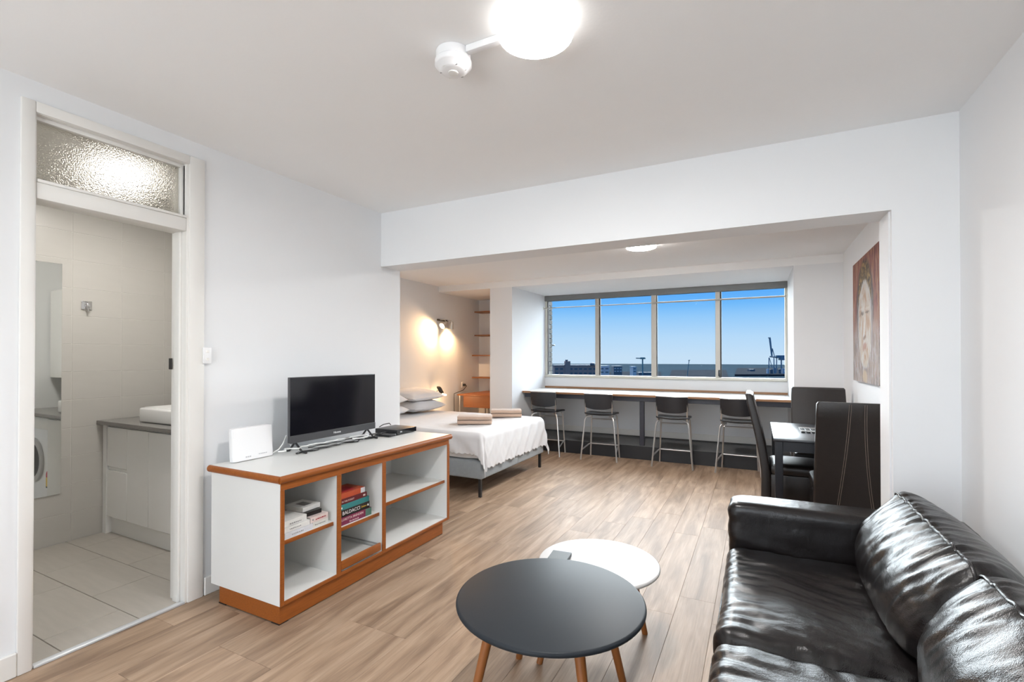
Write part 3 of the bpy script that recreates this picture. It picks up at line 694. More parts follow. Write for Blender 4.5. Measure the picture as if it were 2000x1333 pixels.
# ---------------------------------------------------------------- bed with linen
BX0, BX1, BY0, BY1 = -4.20, -2.295, 3.875, 5.335
bed = thing('bed', 'queen bed on a grey fabric base with thin black legs', 'bed', ((BX0 + BX1) / 2, (BY0 + BY1) / 2, 0))
def fab(p, w, n): return p
obj('base_frame', bbox(BX0, BX1, BY0, BY1, 0.175, 0.345, 0.018, 3), 'bed_fabric', bed)
obj('corner_seam', tube([(BX1 + 0.0015, BY0 + 0.045, 0.18), (BX1 + 0.0015, BY0 + 0.045, 0.34)], 0.002, 6), 'bed_fabric', bed)
obj('corner_seam', tube([(BX1 + 0.0015, BY0 + 0.76, 0.18), (BX1 + 0.0015, BY0 + 0.76, 0.34)], 0.002, 6), 'bed_fabric', bed)
obj('mattress', soft_box(((BX0 + BX1) / 2 - 0.008, (BY0 + BY1) / 2, 0.472), ((BX1 - BX0) / 2 - 0.028, (BY1 - BY0) / 2 - 0.022, 0.128), 0.045, (12, 12, 6)), 'mattress_linen', bed)
for px in (BX0 + 0.1, BX1 - 0.04):
    for py in (BY0 + 0.04, BY1 - 0.03):
        obj('leg', bbox(px - 0.014, px + 0.014, py - 0.014, py + 0.014, 0.0, 0.178, 0.002, 1), 'black_metal', bed)
def bedspread():
    rr = 0.055; zt = 0.606
    x0, x1, y0, y1 = BX0 + 0.03, BX1 + 0.006, BY0 - 0.006, BY1 + 0.006
    ix1, iy0, iy1 = x1 - rr, y0 + rr, y1 - rr
    LF, LN, LR = 0.355, 0.225, 0.30            # cloth hanging at foot, near side and far side
    nx, ny = 215, 200
    XS = [x0 + (ix1 + LF - x0) * i / nx for i in range(nx + 1)]
    YS = [iy0 - LN + (iy1 + LR - iy0 + LN) * j / ny for j in range(ny + 1)]
    V = []
    for X in XS:
        for Y in YS:
            ex = max(0.0, X - ix1); ey = Y - iy1 if Y > iy1 else (Y - iy0 if Y < iy0 else 0.0)
            ex *= 1 + 0.055 * abs(math.sin(Y * 2 * PI / 0.11)) * (1 if ex > 0 else 0)
            ey *= 1 + 0.065 * abs(math.sin(X * 2 * PI / 0.11))
            bx, by = min(X, ix1), max(iy0, min(iy1, Y))
            d = math.hypot(ex, ey)
            if d < 1e-9:
                z = zt + 0.007 * noise.noise(Vector((X * 3, Y * 3, 0))) + 0.003 * noise.noise(Vector((X * 11, Y * 11, 4)))
                V.append((X, Y, z)); continue
            dx, dy = ex / d, ey / d
            if d < rr * PI / 2:
                a = d / rr; out, drop = rr * math.sin(a), rr * (1 - math.cos(a))
            else:
                out, drop = rr, rr + d - rr * PI / 2
            k = min(1.0, drop / 0.16)
            corner = min(abs(dx), abs(dy)) * 1.414
            s = Y * 13 + X * 11
            fold = 0.012 * math.sin(s * 2.3 + 2 * noise.noise(Vector((X * 2, Y * 2, 3)))) + 0.012 * noise.noise(Vector((bx * 9 + dy * 2, by * 9 + dx * 2, drop * 1.5)))
            out += k * (fold * (1 - 0.5 * corner) + 0.012 + 0.20 * drop * corner + 0.03 * corner * math.sin(6 * math.atan2(dy, dx) + 1))
            px, py = bx + dx * out, by + dy * out
            z = zt - drop + 0.004 * noise.noise(Vector((X * 6, Y * 6, 9)))
            V.append((px, py, z))
    Fq = [(i * (ny + 1) + j, (i + 1) * (ny + 1) + j, (i + 1) * (ny + 1) + j + 1, i * (ny + 1) + j + 1) for i in range(nx) for j in range(ny)]
    o = obj('bedspread', (V, Fq), 'bed_linen', None, 180)
    md = o.modifiers.new('thickness', 'SOLIDIFY'); md.thickness = 0.004; md.offset = 0
    tag(o, 'white scalloped cotton bedspread draped over the bed', 'bedspread')
bedspread()
def pillow(c, hx, hy, hz, seed, label, tilt=0.0, droop=0.0):
    V, n = [], 26
    for side in (1, -1):
        for i in range(n + 1):
            for j in range(n + 1):
                u, v = -1 + 2 * i / n, -1 + 2 * j / n
                e = max(0.0, (1 - abs(u) ** 3.2)) ** 0.55 * max(0.0, (1 - abs(v) ** 3.2)) ** 0.55
                pin = 1 - 0.05 * (1 - u * u) * abs(v) - 0.0
                x, y = u * hx * (1 - 0.05 * (1 - v * v) * abs(u)), v * hy * pin
                z = side * hz * e * (1.0 if side > 0 else 0.75) + 0.012 * e * noise.noise(Vector((u * 3 + seed, v * 3, side))) + 0.006 * noise.noise(Vector((u * 7, v * 7 + seed, 2)))
                z -= droop * v * v
                V.append((c[0] + x * math.cos(tilt) - z * math.sin(tilt), c[1] + y, c[2] + z * math.cos(tilt) + x * math.sin(tilt)))
    m = (n + 1) ** 2
    Fq = []
    for i in range(n):
        for j in range(n):
            a = i * (n + 1) + j; q = (a, a + n + 1, a + n + 2, a + 1)
            Fq += [q, tuple(m + k for k in q)[::-1]]
    for k in range(n):
        e1 = [(k, k + 1), ((n) * (n + 1) + k + 1, (n) * (n + 1) + k), ((k + 1) * (n + 1), k * (n + 1)), (k * (n + 1) + n, (k + 1) * (n + 1) + n)]
        for a, b_ in e1: Fq.append((a, b_, m + b_, m + a))
    tag(obj('pillow', (V, Fq), 'bed_linen', None, 180), label, 'pillow', 'pillows at the head of the bed')
pillow((-3.93, 5.00, 0.690), 0.235, 0.33, 0.080, 1, 'lower white pillow of the stack nearer the reading lamp', 0.0)
pillow((-3.95, 5.00, 0.832), 0.225, 0.33, 0.080, 5, 'upper white pillow of the stack nearer the reading lamp', -0.10)
pillow((-3.93, 4.24, 0.690), 0.235, 0.33, 0.080, 9, 'lower white pillow of the stack half hidden by the wall', 0.0)
pillow((-3.95, 4.25, 0.832), 0.225, 0.33, 0.080, 13, 'upper white pillow of the stack half hidden by the wall', -0.10)
def towel(c, ang, L_, W, label, layers=4):
    th = 0.019; path = []; w = W / 2 - 0.022
    for k in range(layers):
        z = 0.012 + k * 0.0215; s = 1 if k % 2 == 0 else -1
        xs_ = [-w * s + 2 * w * s * i / 6 for i in range(7)]
        path += [(xx, z) for xx in xs_]
        if k < layers - 1:
            path += [(w * s + s * 0.0108 * math.sin(a), z + 0.01075 - 0.01075 * math.cos(a)) for a in (PI * 0.25, PI * 0.5, PI * 0.75)]
    # the outermost turn wraps the stack
    zt = path[-1][1]; s = 1 if layers % 2 else -1
    path += [(w * s + s * (zt / 2) * 0.42 * math.sin(a), zt / 2 + zt / 2 * math.cos(a)) for a in (PI * 0.25, PI * 0.5, PI * 0.75, PI * 0.95)]
    P2 = [Vector(p) for p in path]; left, right = [], []
    for i, p in enumerate(P2):
        t_ = (P2[min(i + 1, len(P2) - 1)] - P2[max(i - 1, 0)]).normalized(); nn = Vector((-t_.y, t_.x))
        left.append(p + nn * th / 2); right.append(p - nn * th / 2)
    ring = left + right[::-1]; secs = []
    for i in range(13):
        v = -1 + 2 * i / 12; sec = []
        for q in ring:
            X, Z = q.x, max(0.0015, q.y)
            sec.append((X + 0.004 * noise.noise(Vector((v * 3, Z * 30, c[0]))), v * L_ / 2 * (1 - 0.03 * noise.noise(Vector((X * 9, Z * 40, 2)))), Z * (1 + 0.06 * noise.noise(Vector((v * 2, X * 5, 7))))))
        secs.append(sec)
    # loft strip faces quad by quad so the end caps follow the folded ribbon
    n = len(ring); h = len(left); V = [p for s_ in secs for p in s_]; Fq = []
    for i in range(12):
        for k in range(n):
            k2 = (k + 1) % n; Fq.append((i * n + k, i * n + k2, (i + 1) * n + k2, (i + 1) * n + k))
    for k in range(h - 1):
        Fq.append((k + 1, k, n - 1 - k, n - 2 - k)); o_ = 12 * n; Fq.append((o_ + k, o_ + k + 1, o_ + n - 2 - k, o_ + n - 1 - k))
    ca, sa = math.cos(ang), math.sin(ang)
    V = [(c[0] + x * ca - y * sa, c[1] + x * sa + y * ca, c[2] + z) for x, y, z in V]
    tag(obj('folded_towel', (V, Fq), 'towel_fabric', None, 60), label, 'towel', 'folded towels on the bed')
towel((-2.70, 4.42, 0.612), math.radians(-62 + 0), 0.36, 0.23, 'folded tan towel nearer the television')
towel((-2.68, 5.10, 0.612), math.radians(-62 + 0), 0.36, 0.23, 'folded tan towel nearer the window counter')

# wall lamps at the head of the bed
wl_ = thing('wall_spotlight', 'chrome wall light with two swivel spots shining down', 'wall lamp', (XA0, 5.98, 1.86))
obj('wall_bar', bbox(XA0 + 0.0005, XA0 + 0.022, 5.88, 6.15, 1.868, 1.895, 0.006), 'bronze_metal', wl_)
def spot_head(c, d, power):
    d = Vector(d).normalized(); q = d.to_track_quat('-Z', 'Y').to_matrix()
    def place(g): return [tuple(q @ Vector(v) + Vector(c)) for v in g[0]], g[1]
    h = obj('spot_head', place(lathe([(0.018, 0.055), (0.030, 0.035), (0.034, 0.0), (0.046, -0.045), (0.048, -0.058)], n=20)), 'spot_shell', wl_)
    # the shade is an open cup: drop its end cap
    me = h.data; bm = bmesh.new(); bm.from_mesh(me); bm.faces.ensure_lookup_table(); bm.faces.remove(bm.faces[-1]); bm.to_mesh(me); bm.free()
    obj('bulb', place(lathe([(0.010, 0.0), (0.026, -0.022), (0.034, -0.042), (0.026, -0.056), (0.002, -0.060)], n=16)), 'bulb_warm', h)
    obj('swivel_arm', tube([(XA0 + 0.02, c[1], 1.882), (c[0], c[1], 1.882), tuple(Vector(c) - d * 0.05)], 0.006, 8), 'spot_shell', wl_)
    l = bpy.data.lights.new('spot_glow', 'SPOT'); lo = bpy.data.objects.new('spot_glow', l); COL.objects.link(lo)
    l.energy = power; l.color = (1.0, 0.60, 0.29); l.spot_size = math.radians(140); l.spot_blend = 0.8; l.shadow_soft_size = 0.03
    lo.location = Vector(c) + d * 0.066; lo.rotation_euler = d.to_track_quat('-Z', 'Y').to_euler(); lo.parent = wl_; lo.location -= wl_.location
spot_head((XA0 + 0.105, 5.93, 1.815), (-0.22, -0.80, -0.52), 62.0)
spot_head((XA0 + 0.095, 6.12, 1.815), (-0.18, 0.10, -0.95), 46.0)
rl = thing('reading_lamp', 'small dark reading lamp glowing beside the pillows', 'reading lamp', (XA0, 5.750, 0.80))
obj('wall_plate', bbox(XA0 + 0.0005, XA0 + 0.014, 5.730, 5.790, 0.74, 0.80, 0.004), 'bronze_metal', rl)
obj('lamp_arm', tube([(XA0 + 0.012, 5.760, 0.77), (XA0 + 0.07, 5.760, 0.79), (XA0 + 0.10, 5.760, 0.835)], 0.007, 8), 'bronze_metal', rl)
hd = obj('lamp_head', soft_box((XA0 + 0.135, 5.780, 0.845), (0.030, 0.035, 0.055), 0.028, (6, 6, 8), lambda p, w, n: Vector((p.x - p.z * 0.5, p.y - p.z * 0.2, p.z))), 'black_metal', rl)
obj('bulb', soft_box((XA0 + 0.185, 5.805, 0.775), (0.034, 0.020, 0.011), 0.010, (4, 4, 3), lambda p, w, n: Vector((p.x, p.y, p.z - p.x * 0.1))), 'bulb_warm', hd)
l = bpy.data.lights.new('reading_glow', 'POINT'); lo = bpy.data.objects.new('reading_glow', l); COL.objects.link(lo)
l.energy = 4.0; l.color = (1.0, 0.60, 0.29); l.shadow_soft_size = 0.03; lo.parent = rl; lo.location = Vector((XA0 + 0.195, 5.805, 0.74)) - rl.location

# ---------------------------------------------------------------- television cabinet
CX0, CX1, CY0, CY1 = -2.655, -2.085, 1.592, 3.040
tvc = thing('tv_cabinet', 'low white shelf cabinet edged in orange wood', 'cabinet', ((CX0 + CX1) / 2, (CY0 + CY1) / 2, 0))
ZT = 0.735
obj('top_panel', bbox(CX0, CX1 + 0.0, CY0 - 0.004, CY1 + 0.008, 0.700, ZT, 0.001, 1), 'laminate', tvc)
def bull(p0, p1, outx, outy):
    # half-round nosing along the top's edge
    sec = []
    for k in range(9):
        a = -PI / 2 + PI * k / 8
        sec.append((0.016 * math.cos(a), 0.7165 + 0.0185 * math.sin(a)))
    A = [(p0[0] + outx * s, p0[1] + outy * s, z) for s, z in sec]; B = [(p1[0] + outx * s, p1[1] + outy * s, z) for s, z in sec]
    return loft([A, B])
obj('top_edging', bull((CX1, CY0 - 0.012), (CX1, CY1 + 0.018), 1, 0), 'orange_wood', tvc)
obj('top_edging', bull((CX0, CY0 - 0.004), (CX1 + 0.006, CY0 - 0.004), 0, -1), 'orange_wood', tvc)
obj('top_edging', bull((CX0, CY1 + 0.008), (CX1 + 0.006, CY1 + 0.008), 0, 1), 'orange_wood', tvc)
obj('front_rail', bbox(CX1 - 0.022, CX1 - 0.001, CY0 + 0.002, CY1 - 0.002, 0.662, 0.700, 0.002, 1), 'orange_wood', tvc)
obj('side_panel', box(CX0 + 0.01, CX1 - 0.006, CY0, CY0 + 0.020, 0.095, 0.700), 'laminate', tvc, None)
obj('side_panel', box(CX0 + 0.01, CX1 - 0.006, CY1 - 0.022, CY1, 0.095, 0.700), 'laminate', tvc, None)
obj('back_panel', box(CX0 + 0.012, CX0 + 0.022, CY0 + 0.02, CY1 - 0.022, 0.095, 0.700), 'laminate', tvc, None)
DIV = [(1.948, 1.978), (2.312, 2.342)]
for a, b_ in DIV: obj('divider', box(CX0 + 0.022, CX1 - 0.006, a + 0.003, b_ - 0.003, 0.112, 0.700), 'laminate', tvc, None)
obj('bottom_panel', box(CX0 + 0.01, CX1 - 0.008, CY0 + 0.02, CY1 - 0.022, 0.095, 0.113), 'laminate', tvc, None)
for a, b_ in ((CY0, CY0 + 0.0215), DIV[0], DIV[1], (CY1 - 0.024, CY1)):
    obj('front_post', bbox(CX1 - 0.0065, CX1 + 0.001, a, b_, 0.094, 0.664, 0.0015, 1), 'orange_wood', tvc)
obj('bottom_edging', bbox(CX1 - 0.0085, CX1, CY0 + 0.0215, CY1 - 0.024, 0.094, 0.1125, 0.0015, 1), 'orange_wood', tvc)
BAYS = [(CY0 + 0.020, DIV[0][0] + 0.003, 0.402), (DIV[0][1] - 0.003, DIV[1][0] + 0.003, 0.350), (DIV[1][1] - 0.003, CY1 - 0.022, 0.392)]
for a, b_, z in BAYS:
    s_ = obj('shelf', box(CX0 + 0.022, CX1 - 0.030, a, b_, z - 0.018, z), 'laminate', tvc, None)
    obj('shelf_edging', bbox(CX1 - 0.0305, CX1 - 0.022, a + 0.001, b_ - 0.008, z - 0.019, z + 0.001, 0.002), 'orange_wood', s_)
tr = obj('tray', join(box(CX0 + 0.05, CX1 - 0.010, BAYS[1][0] + 0.006, BAYS[1][1] - 0.010, 0.122, 0.132)), 'laminate', tvc, None)
obj('tray_front', bbox(CX1 - 0.010, CX1 + 0.006, BAYS[1][0] + 0.002, BAYS[1][1] - 0.020, 0.124, 0.174, 0.009), 'orange_wood', tr)
obj('tray_runner', box(CX0 + 0.05, CX1 - 0.02, BAYS[1][1] - 0.008, BAYS[1][1] - 0.002, 0.150, 0.156), 'ink_grey', tr, None)
obj('plinth', join(box(CX1 - 0.032, CX1 - 0.014, CY0 + 0.006, 2.972, 0.006, 0.0955), box(CX0 + 0.075, CX1 - 0.032, CY0 + 0.006, CY0 + 0.024, 0.006, 0.0955),
    box(CX0 + 0.075, CX1 - 0.032, 2.954, 2.972, 0.006, 0.0955)), 'orange_wood', tvc, None)
for px in (CX0 + 0.10, CX1 - 0.045):
    for py in (CY0 + 0.03, 2.945): obj('glide', box(px - 0.028, px + 0.030, py - 0.026, py + 0.026, 0.0, 0.006), 'black_metal', tvc, None)

# television
tv = thing('television', 'flat black television standing on two splayed feet', 'television', (-2.53, 2.35, ZT))
TX = -2.522; TY0, TY1 = 1.985, 2.716
obj('back_housing', bbox(TX - 0.055, TX - 0.012, TY0 + 0.10, TY1 - 0.10, 0.83, 1.06, 0.012), 'plastic_black', tv)
obj('panel', bbox(TX - 0.022, TX - 0.002, TY0, TY1, 0.797, 1.198, 0.003), 'tv_bezel', tv)
obj('screen', box(TX - 0.0025, TX - 0.0005, TY0 + 0.004, TY1 - 0.004, 0.842, 1.194), 'screen_black', tv, None)
obj('chin', bbox(TX - 0.004, TX + 0.002, TY0, TY1, 0.795, 0.841, 0.002, 1), 'tv_bezel', tv)
for py in (TY0 + 0.045, TY1 - 0.075):
    obj('foot', join(tube([(TX - 0.01, py, 0.80), (TX + 0.05, py + 0.004, ZT + 0.008), (TX + 0.085, py + 0.006, ZT + 0.005)], 0.0065, 6),
        tube([(TX - 0.01, py, 0.80), (TX - 0.06, py, ZT + 0.008), (TX - 0.08, py, ZT + 0.005)], 0.0065, 6)), 'plastic_black', tv)
text_mesh('tv_logo', 'Hisense', 0.020, frame_mtx((TX + 0.0026, 2.352, 0.818), (0, 1, 0), (0, 0, 1)), 'ink_white', tv)
# router
rt = thing('wifi_router', 'white upright router box at the near end of the cabinet', 'router', (-2.60, 1.79, ZT))
def lean(p, w, n): return Vector((p.x - 0.14 * (p.z + 0.09), p.y + 0.05 * (p.z + 0.09), p.z))
RX, RY = -2.585, 1.785
obj('case', soft_box((RX, RY, ZT + 0.0945), (0.019, 0.123, 0.092), 0.008, (6, 12, 10), lean), 'plastic_white', rt)
rm = lambda y, z: frame_mtx((RX + 0.0198 - 0.14 * (z - ZT - 0.0045), y, z), (0, 1, 0), (-0.14, 0.0, 1))
mat('ink_pale', (0.52, 0.52, 0.53), 0.6, var=0.03)
for k in range(3): obj('status_mark', box(RX + 0.0185, RX + 0.0197, 1.735 + k * 0.012, 1.742 + k * 0.012, ZT + 0.0205, ZT + 0.0265), 'ink_pale', rt, None)
for k in range(5): obj('status_mark', box(RX + 0.0178, RX + 0.0190, 1.815 + k * 0.011, 1.822 + k * 0.011, ZT + 0.0265, ZT + 0.0305), 'ink_pale', rt, None)
# disc player
dv = thing('disc_player', 'slim black disc player at the far end of the cabinet', 'disc player', (-2.51, 2.95, ZT))
obj('case', bbox(-2.615, -2.405, 2.815, 3.045, ZT + 0.004, ZT + 0.040, 0.003), 'plastic_black', dv)
obj('front_panel', bbox(-2.406, -2.401, 2.816, 3.044, ZT + 0.005, ZT + 0.039, 0.001, 1), 'screen_black', dv)
obj('button', box(-2.4015, -2.4, 2.85, 2.872, ZT + 0.019, ZT + 0.027), 'steel', dv, None)
for px in (-2.59, -2.43):
    for py in (2.84, 3.02): obj('foot', box(px - 0.01, px + 0.01, py - 0.01, py + 0.01, ZT, ZT + 0.005), 'plastic_black', dv, None)
st_ = thing('set_top_box', 'small flat black box between television and disc player', 'media box', (-2.47, 2.76, ZT))
obj('case', bbox(-2.53, -2.395, 2.725, 2.800, ZT + 0.0005, ZT + 0.018, 0.003), 'plastic_black', st_)
obj('front_panel', box(-2.3955, -2.394, 2.735, 2.79, ZT + 0.005, ZT + 0.014), 'screen_black', st_, None)
# cables under the television
def wiggly(y0, y1, x, amp, seed, z, n=26, lift=0.0):
    return [(x + amp * noise.noise(Vector((seed, i * 0.33, 0))), y0 + (y1 - y0) * i / (n - 1), z + lift * max(0, noise.noise(Vector((seed + 5, i * 0.4, 1))))) for i in range(n)]
for i, (a, b_, xx, am, c_, lab) in enumerate([
    (2.00, 2.82, -2.485, 0.045, 'cable_black', 'black cable lying along the front under the television'),
    (1.98, 2.70, -2.465, 0.060, 'cable_black', 'black cable looping near the left television foot'),
    (2.10, 2.80, -2.505, 0.05, 'cable_black', 'black cable tucked beneath the television'),
    (1.90, 2.40, -2.520, 0.05, 'cable_white', 'white cable running from router to television')]):
    r_ = 0.0042
    tag(obj('cable', tube(wiggly(a, b_, xx, am, i * 3.7, ZT + r_ + 0.0005 + i * 0.0085, 30, 0.0), r_, 7), c_), lab, 'cable', 'cables under the television')
tag(obj('cable', tube([(-2.47 + 0.05 * math.cos(a), 2.50 + 0.07 * math.sin(a), ZT + 0.032) for a in [k * PI / 9 for k in range(-4, 12)]], 0.004, 7), 'cable_white'), 'white coiled cable near the right television foot', 'cable', 'cables under the television')
tag(obj('cable', tube([(-2.585, 1.912, ZT + 0.012), (-2.575, 1.95, ZT + 0.030), (-2.585, 1.985, ZT + 0.055), (-2.60, 2.02, ZT + 0.10), (-2.59, 2.05, ZT + 0.03)], 0.004, 7), 'cable_white'), 'white cable rising beside the left television edge', 'cable', 'cables under the television')
tag(obj('cable', tube([(-2.615, 2.86, ZT + 0.045), (-2.60, 2.89, ZT + 0.062), (-2.585, 2.94, ZT + 0.066), (-2.61, 2.985, ZT + 0.047)], 0.0035, 7), 'cable_black'), 'thin black cable looped over the disc player', 'cable', 'cables under the television')
pb = thing('power_board', 'white power board lying under the television', 'power board', (-2.49, 2.45, ZT))
obj('case', bbox(-2.565, -2.525, 2.36, 2.66, ZT + 0.0005, ZT + 0.026, 0.005), 'plastic_white', pb)
for k in range(4): obj('outlet', box(-2.555, -2.535, 2.39 + k * 0.065, 2.42 + k * 0.065, ZT + 0.0255, ZT + 0.0268), 'ink_grey', pb, None)

# books
BK = {'b_orange': (0.50, 0.085, 0.035), 'b_maroon': (0.12, 0.012, 0.018), 'b_teal': (0.03, 0.21, 0.22), 'b_black': (0.010, 0.010, 0.011), 'b_magenta': (0.19, 0.018, 0.065),
      'b_green': (0.08, 0.19, 0.15), 'b_white': (0.76, 0.76, 0.74), 'b_pink': (0.76, 0.64, 0.61), 'b_cream': (0.72, 0.72, 0.68), 'b_pale': (0.66, 0.68, 0.72), 'b_red': (0.40, 0.02, 0.03)}
for k, c in BK.items(): mat(k, c, 0.35, var=0.14, scale=40)
def book(name_label, cat_group, y0, y1, x0, x1, z0, th, m, ang=0.0):
    cy, cx = (y0 + y1) / 2, (x0 + x1) / 2
    t = thing('book', name_label, 'book', (cx, cy, z0), cat_group)
    def R(g):
        ca, sa = math.cos(ang), math.sin(ang)
        return [(cx + (x - cx) * ca - (y - cy) * sa, cy + (x - cx) * sa + (y - cy) * ca, z) for x, y, z in g[0]], g[1]
    obj('cover', R(join(box(x0, x1, y0, y1, z0, z0 + 0.0018), box(x0, x1, y0, y1, z0 + th - 0.0018, z0 + th), bbox(x1 - 0.002, x1 + 0.0005, y0, y1, z0, z0 + th, 0.0008, 1))), m, t, None)
    obj('page_block', R(box(x0 + 0.003, x1 - 0.002, y0 + 0.003, y1 - 0.003, z0 + 0.0018, z0 + th - 0.0018)), 'paper', t, None)
    def mk(y, dz=0.0):
        p = Vector((x1 + 0.0006, y, 0)) - Vector((cx, cy, 0)); ca, sa = math.cos(ang), math.sin(ang)
        q = (cx + p.x * ca - p.y * sa, cy + p.x * sa + p.y * ca, z0 + th / 2 + dz)
        return frame_mtx(q, (-sa, ca, 0), (0, 0, 1))
    return t, mk
def strokes(t, y0, y1, z, m, x, h=0.007):
    y = y0
    while y < y1:
        w = random.choice((0.004, 0.006, 0.009)); obj('lettering', box(x, x + 0.0007, y, min(y + w, y1), z, z + h * random.uniform(0.6, 1)), m, t, None); y += w + 0.003
G2 = 'paperbacks in the middle bay'
zb = 0.3505; xf = -2.135
t, mk = book('thick magenta paperback at the bottom of the middle stack', G2, 2.008, 2.262, xf - 0.15, xf + 0.004, zb, 0.045, 'b_magenta', 0.0)
text_mesh('spine_title', 'LORETTA BRENDEN', 0.019, mk(2.108, 0.008), 'b_pink', t); text_mesh('spine_title', 'Borderlands', 0.015, mk(2.12, -0.012), 'b_pink', t)
obj('spine_panel', box(xf + 0.0040, xf + 0.0052, 2.212, 2.2615, zb + 0.001, zb + 0.044), 'b_green', t, None); zb += 0.0455
t, mk = book('black paperback lettered BALDACCI in the middle stack', G2, 2.000, 2.250, xf - 0.15, xf, zb, 0.040, 'b_black', 0.0)
text_mesh('spine_title', 'BALDACCI', 0.029, mk(2.102), 'ink_white', t); text_mesh('spine_title', 'Deliver', 0.015, mk(2.204), 'energy_yellow', t)
obj('spine_emblem', box(xf + 0.0005, xf + 0.0012, 2.232, 2.242, zb + 0.014, zb + 0.026), 'ink_white', t, None); zb += 0.0405
t, mk = book('teal paperback in the middle stack', G2, 2.000, 2.248, xf - 0.15, xf - 0.001, zb, 0.031, 'b_teal', 0.0)
obj('spine_emblem', box(xf - 0.0005, xf + 0.0005, 2.022, 2.032, zb + 0.008, zb + 0.018), 'ink_white', t, None); zb += 0.0315
t, mk = book('maroon paperback in the middle stack', G2, 1.99, 2.232, xf - 0.15, xf - 0.004, zb, 0.028, 'b_maroon', 0.0)
text_mesh('spine_title', 'IN THE FOREST', 0.014, mk(2.08), 'b_pink', t); obj('spine_emblem', box(xf - 0.0035, xf - 0.0026, 2.20, 2.218, zb + 0.009, zb + 0.019), 'b_pink', t, None); zb += 0.0285
t, mk = book('orange-red paperback on top of the middle stack', G2, 1.990, 2.222, xf - 0.16, xf - 0.012, zb, 0.032, 'b_orange', 0.0)
obj('spine_panel', box(xf - 0.0115, xf - 0.0105, 2.188, 2.2215, zb + 0.001, zb + 0.031), 'b_pale', t, None)
obj('cover_picture', box(xf - 0.12, xf - 0.03, 2.03, 2.17, zb + 0.0318, zb + 0.0325), 'b_red', t, None)
G1 = 'pale books in the near bay'
zb = 0.4025; xf = -2.128
t, mk = book('pale grey book at the bottom of the near stack', G1, 1.645, 1.815, xf - 0.16, xf + 0.006, zb, 0.028, 'b_pale'); strokes(t, 1.72 - 0.035, 1.72 + 0.035, zb + 0.010, 'ink_grey', xf + 0.0065 if 1.72 < 1.8 and zb < 0.42 else xf + 0.0026 if 1.72 < 1.8 else xf - 0.0014)
t, mk = book('cream book lying behind the pale grey one', G1, 1.822, 1.925, xf - 0.17, xf - 0.002, zb, 0.028, 'b_cream'); strokes(t, 1.87 - 0.035, 1.87 + 0.035, zb + 0.010, 'ink_grey', xf + 0.0065 if 1.87 < 1.8 and zb < 0.42 else xf + 0.0026 if 1.87 < 1.8 else xf - 0.0014); zb += 0.0285
t, mk = book('white book second in the near stack', G1, 1.638, 1.80, xf - 0.16, xf + 0.002, zb, 0.026, 'b_white'); strokes(t, 1.71 - 0.035, 1.71 + 0.035, zb + 0.010, 'ink_grey', xf + 0.0065 if 1.71 < 1.8 and zb < 0.42 else xf + 0.0026 if 1.71 < 1.8 else xf - 0.0014)
t, mk = book('pale pink book lying across the near stack', G1, 1.806, 1.925, xf - 0.17, xf - 0.002, zb, 0.030, 'b_pink'); strokes(t, 1.84, 1.91, zb + 0.011, 'b_red', xf - 0.0014)
obj('spine_emblem', box(xf - 0.0015, xf - 0.0006, 1.818, 1.826, zb + 0.011, zb + 0.020), 'ink_grey', t, None); zb += 0.0265
t, mk = book('white glossy book on top at the front of the near stack', G1, 1.642, 1.785, xf - 0.15, xf - 0.006, zb, 0.030, 'b_white', 0.05); strokes(t, 1.71 - 0.035, 1.71 + 0.035, zb + 0.010, 'ink_grey', xf + 0.0065 if 1.71 < 1.8 and zb < 0.42 else xf + 0.0026 if 1.71 < 1.8 else xf - 0.0014)
t, mk = book('black covered book under a white one in the near stack', G1, 1.80, 1.905, xf - 0.16, xf - 0.03, zb + 0.0045, 0.022, 'b_black', -0.05)
t, mk = book('white book resting on the black one in the near stack', G1, 1.795, 1.915, xf - 0.19, xf - 0.055, zb + 0.0275, 0.024, 'b_white', 0.05)
obj('cover_print', box(xf - 0.15, xf - 0.08, 1.83, 1.88, zb + 0.0513, zb + 0.052), 'ink_grey', t, None)

# ---------------------------------------------------------------- coffee tables
def round_top(c, R, z0, z1):
    h = (z1 - z0) / 2
    prof = [(0.001, 0.0), (R - h, 0.0)] + [(R - h + h * math.sin(a), h - h * math.cos(a)) for a in [PI * k / 8 for k in range(1, 8)]] + [(R - h, 2 * h), (0.001, 2 * h)]
    return lathe(prof, (c[0], c[1], z0), 80)
bt = thing('coffee_table', 'round black coffee table with splayed wooden legs', 'coffee table', (-0.70, 1.685, 0))
obj('table_top', round_top((-0.70, 1.685), 0.352, 0.401, 0.420), 'table_black', bt)
for k in range(4):
    a = math.radians(137 + 90 * k); ca, sa = math.cos(a), math.sin(a)
    obj('leg', tube([(-0.70 + 0.325 * ca, 1.685 + 0.325 * sa, 0), (-0.70 + 0.262 * ca, 1.685 + 0.262 * sa, 0.24), (-0.70 + 0.220 * ca, 1.685 + 0.220 * sa, 0.400)], 0.0145, 12, 0.0195), 'leg_wood', bt)
wt = thing('coffee_table', 'round white coffee table tucked partly under the black one', 'coffee table', (-0.655, 2.145, 0))
obj('table_top', round_top((-0.652, 2.145), 0.272, 0.372, 0.390), 'table_white', wt)
for fx, fy in ((-0.843, 1.912), (-0.484, 2.345), (-0.92, 2.33)):
    tx, ty = -0.652 + (fx + 0.652) * 0.66, 2.145 + (fy - 2.145) * 0.66
    obj('leg', tube([(fx, fy, 0), ((fx + tx) / 2, (fy + ty) / 2, 0.186), (tx, ty, 0.372)], 0.0135, 12, 0.018), 'leg_wood', wt)
sb = thing('slate_box', 'small slate-grey box on the white coffee table', 'box', (-0.82, 2.085, 0.3905))
g = bbox(-0.045, 0.045, -0.05, 0.05, 0, 0.018, 0.002, 1)
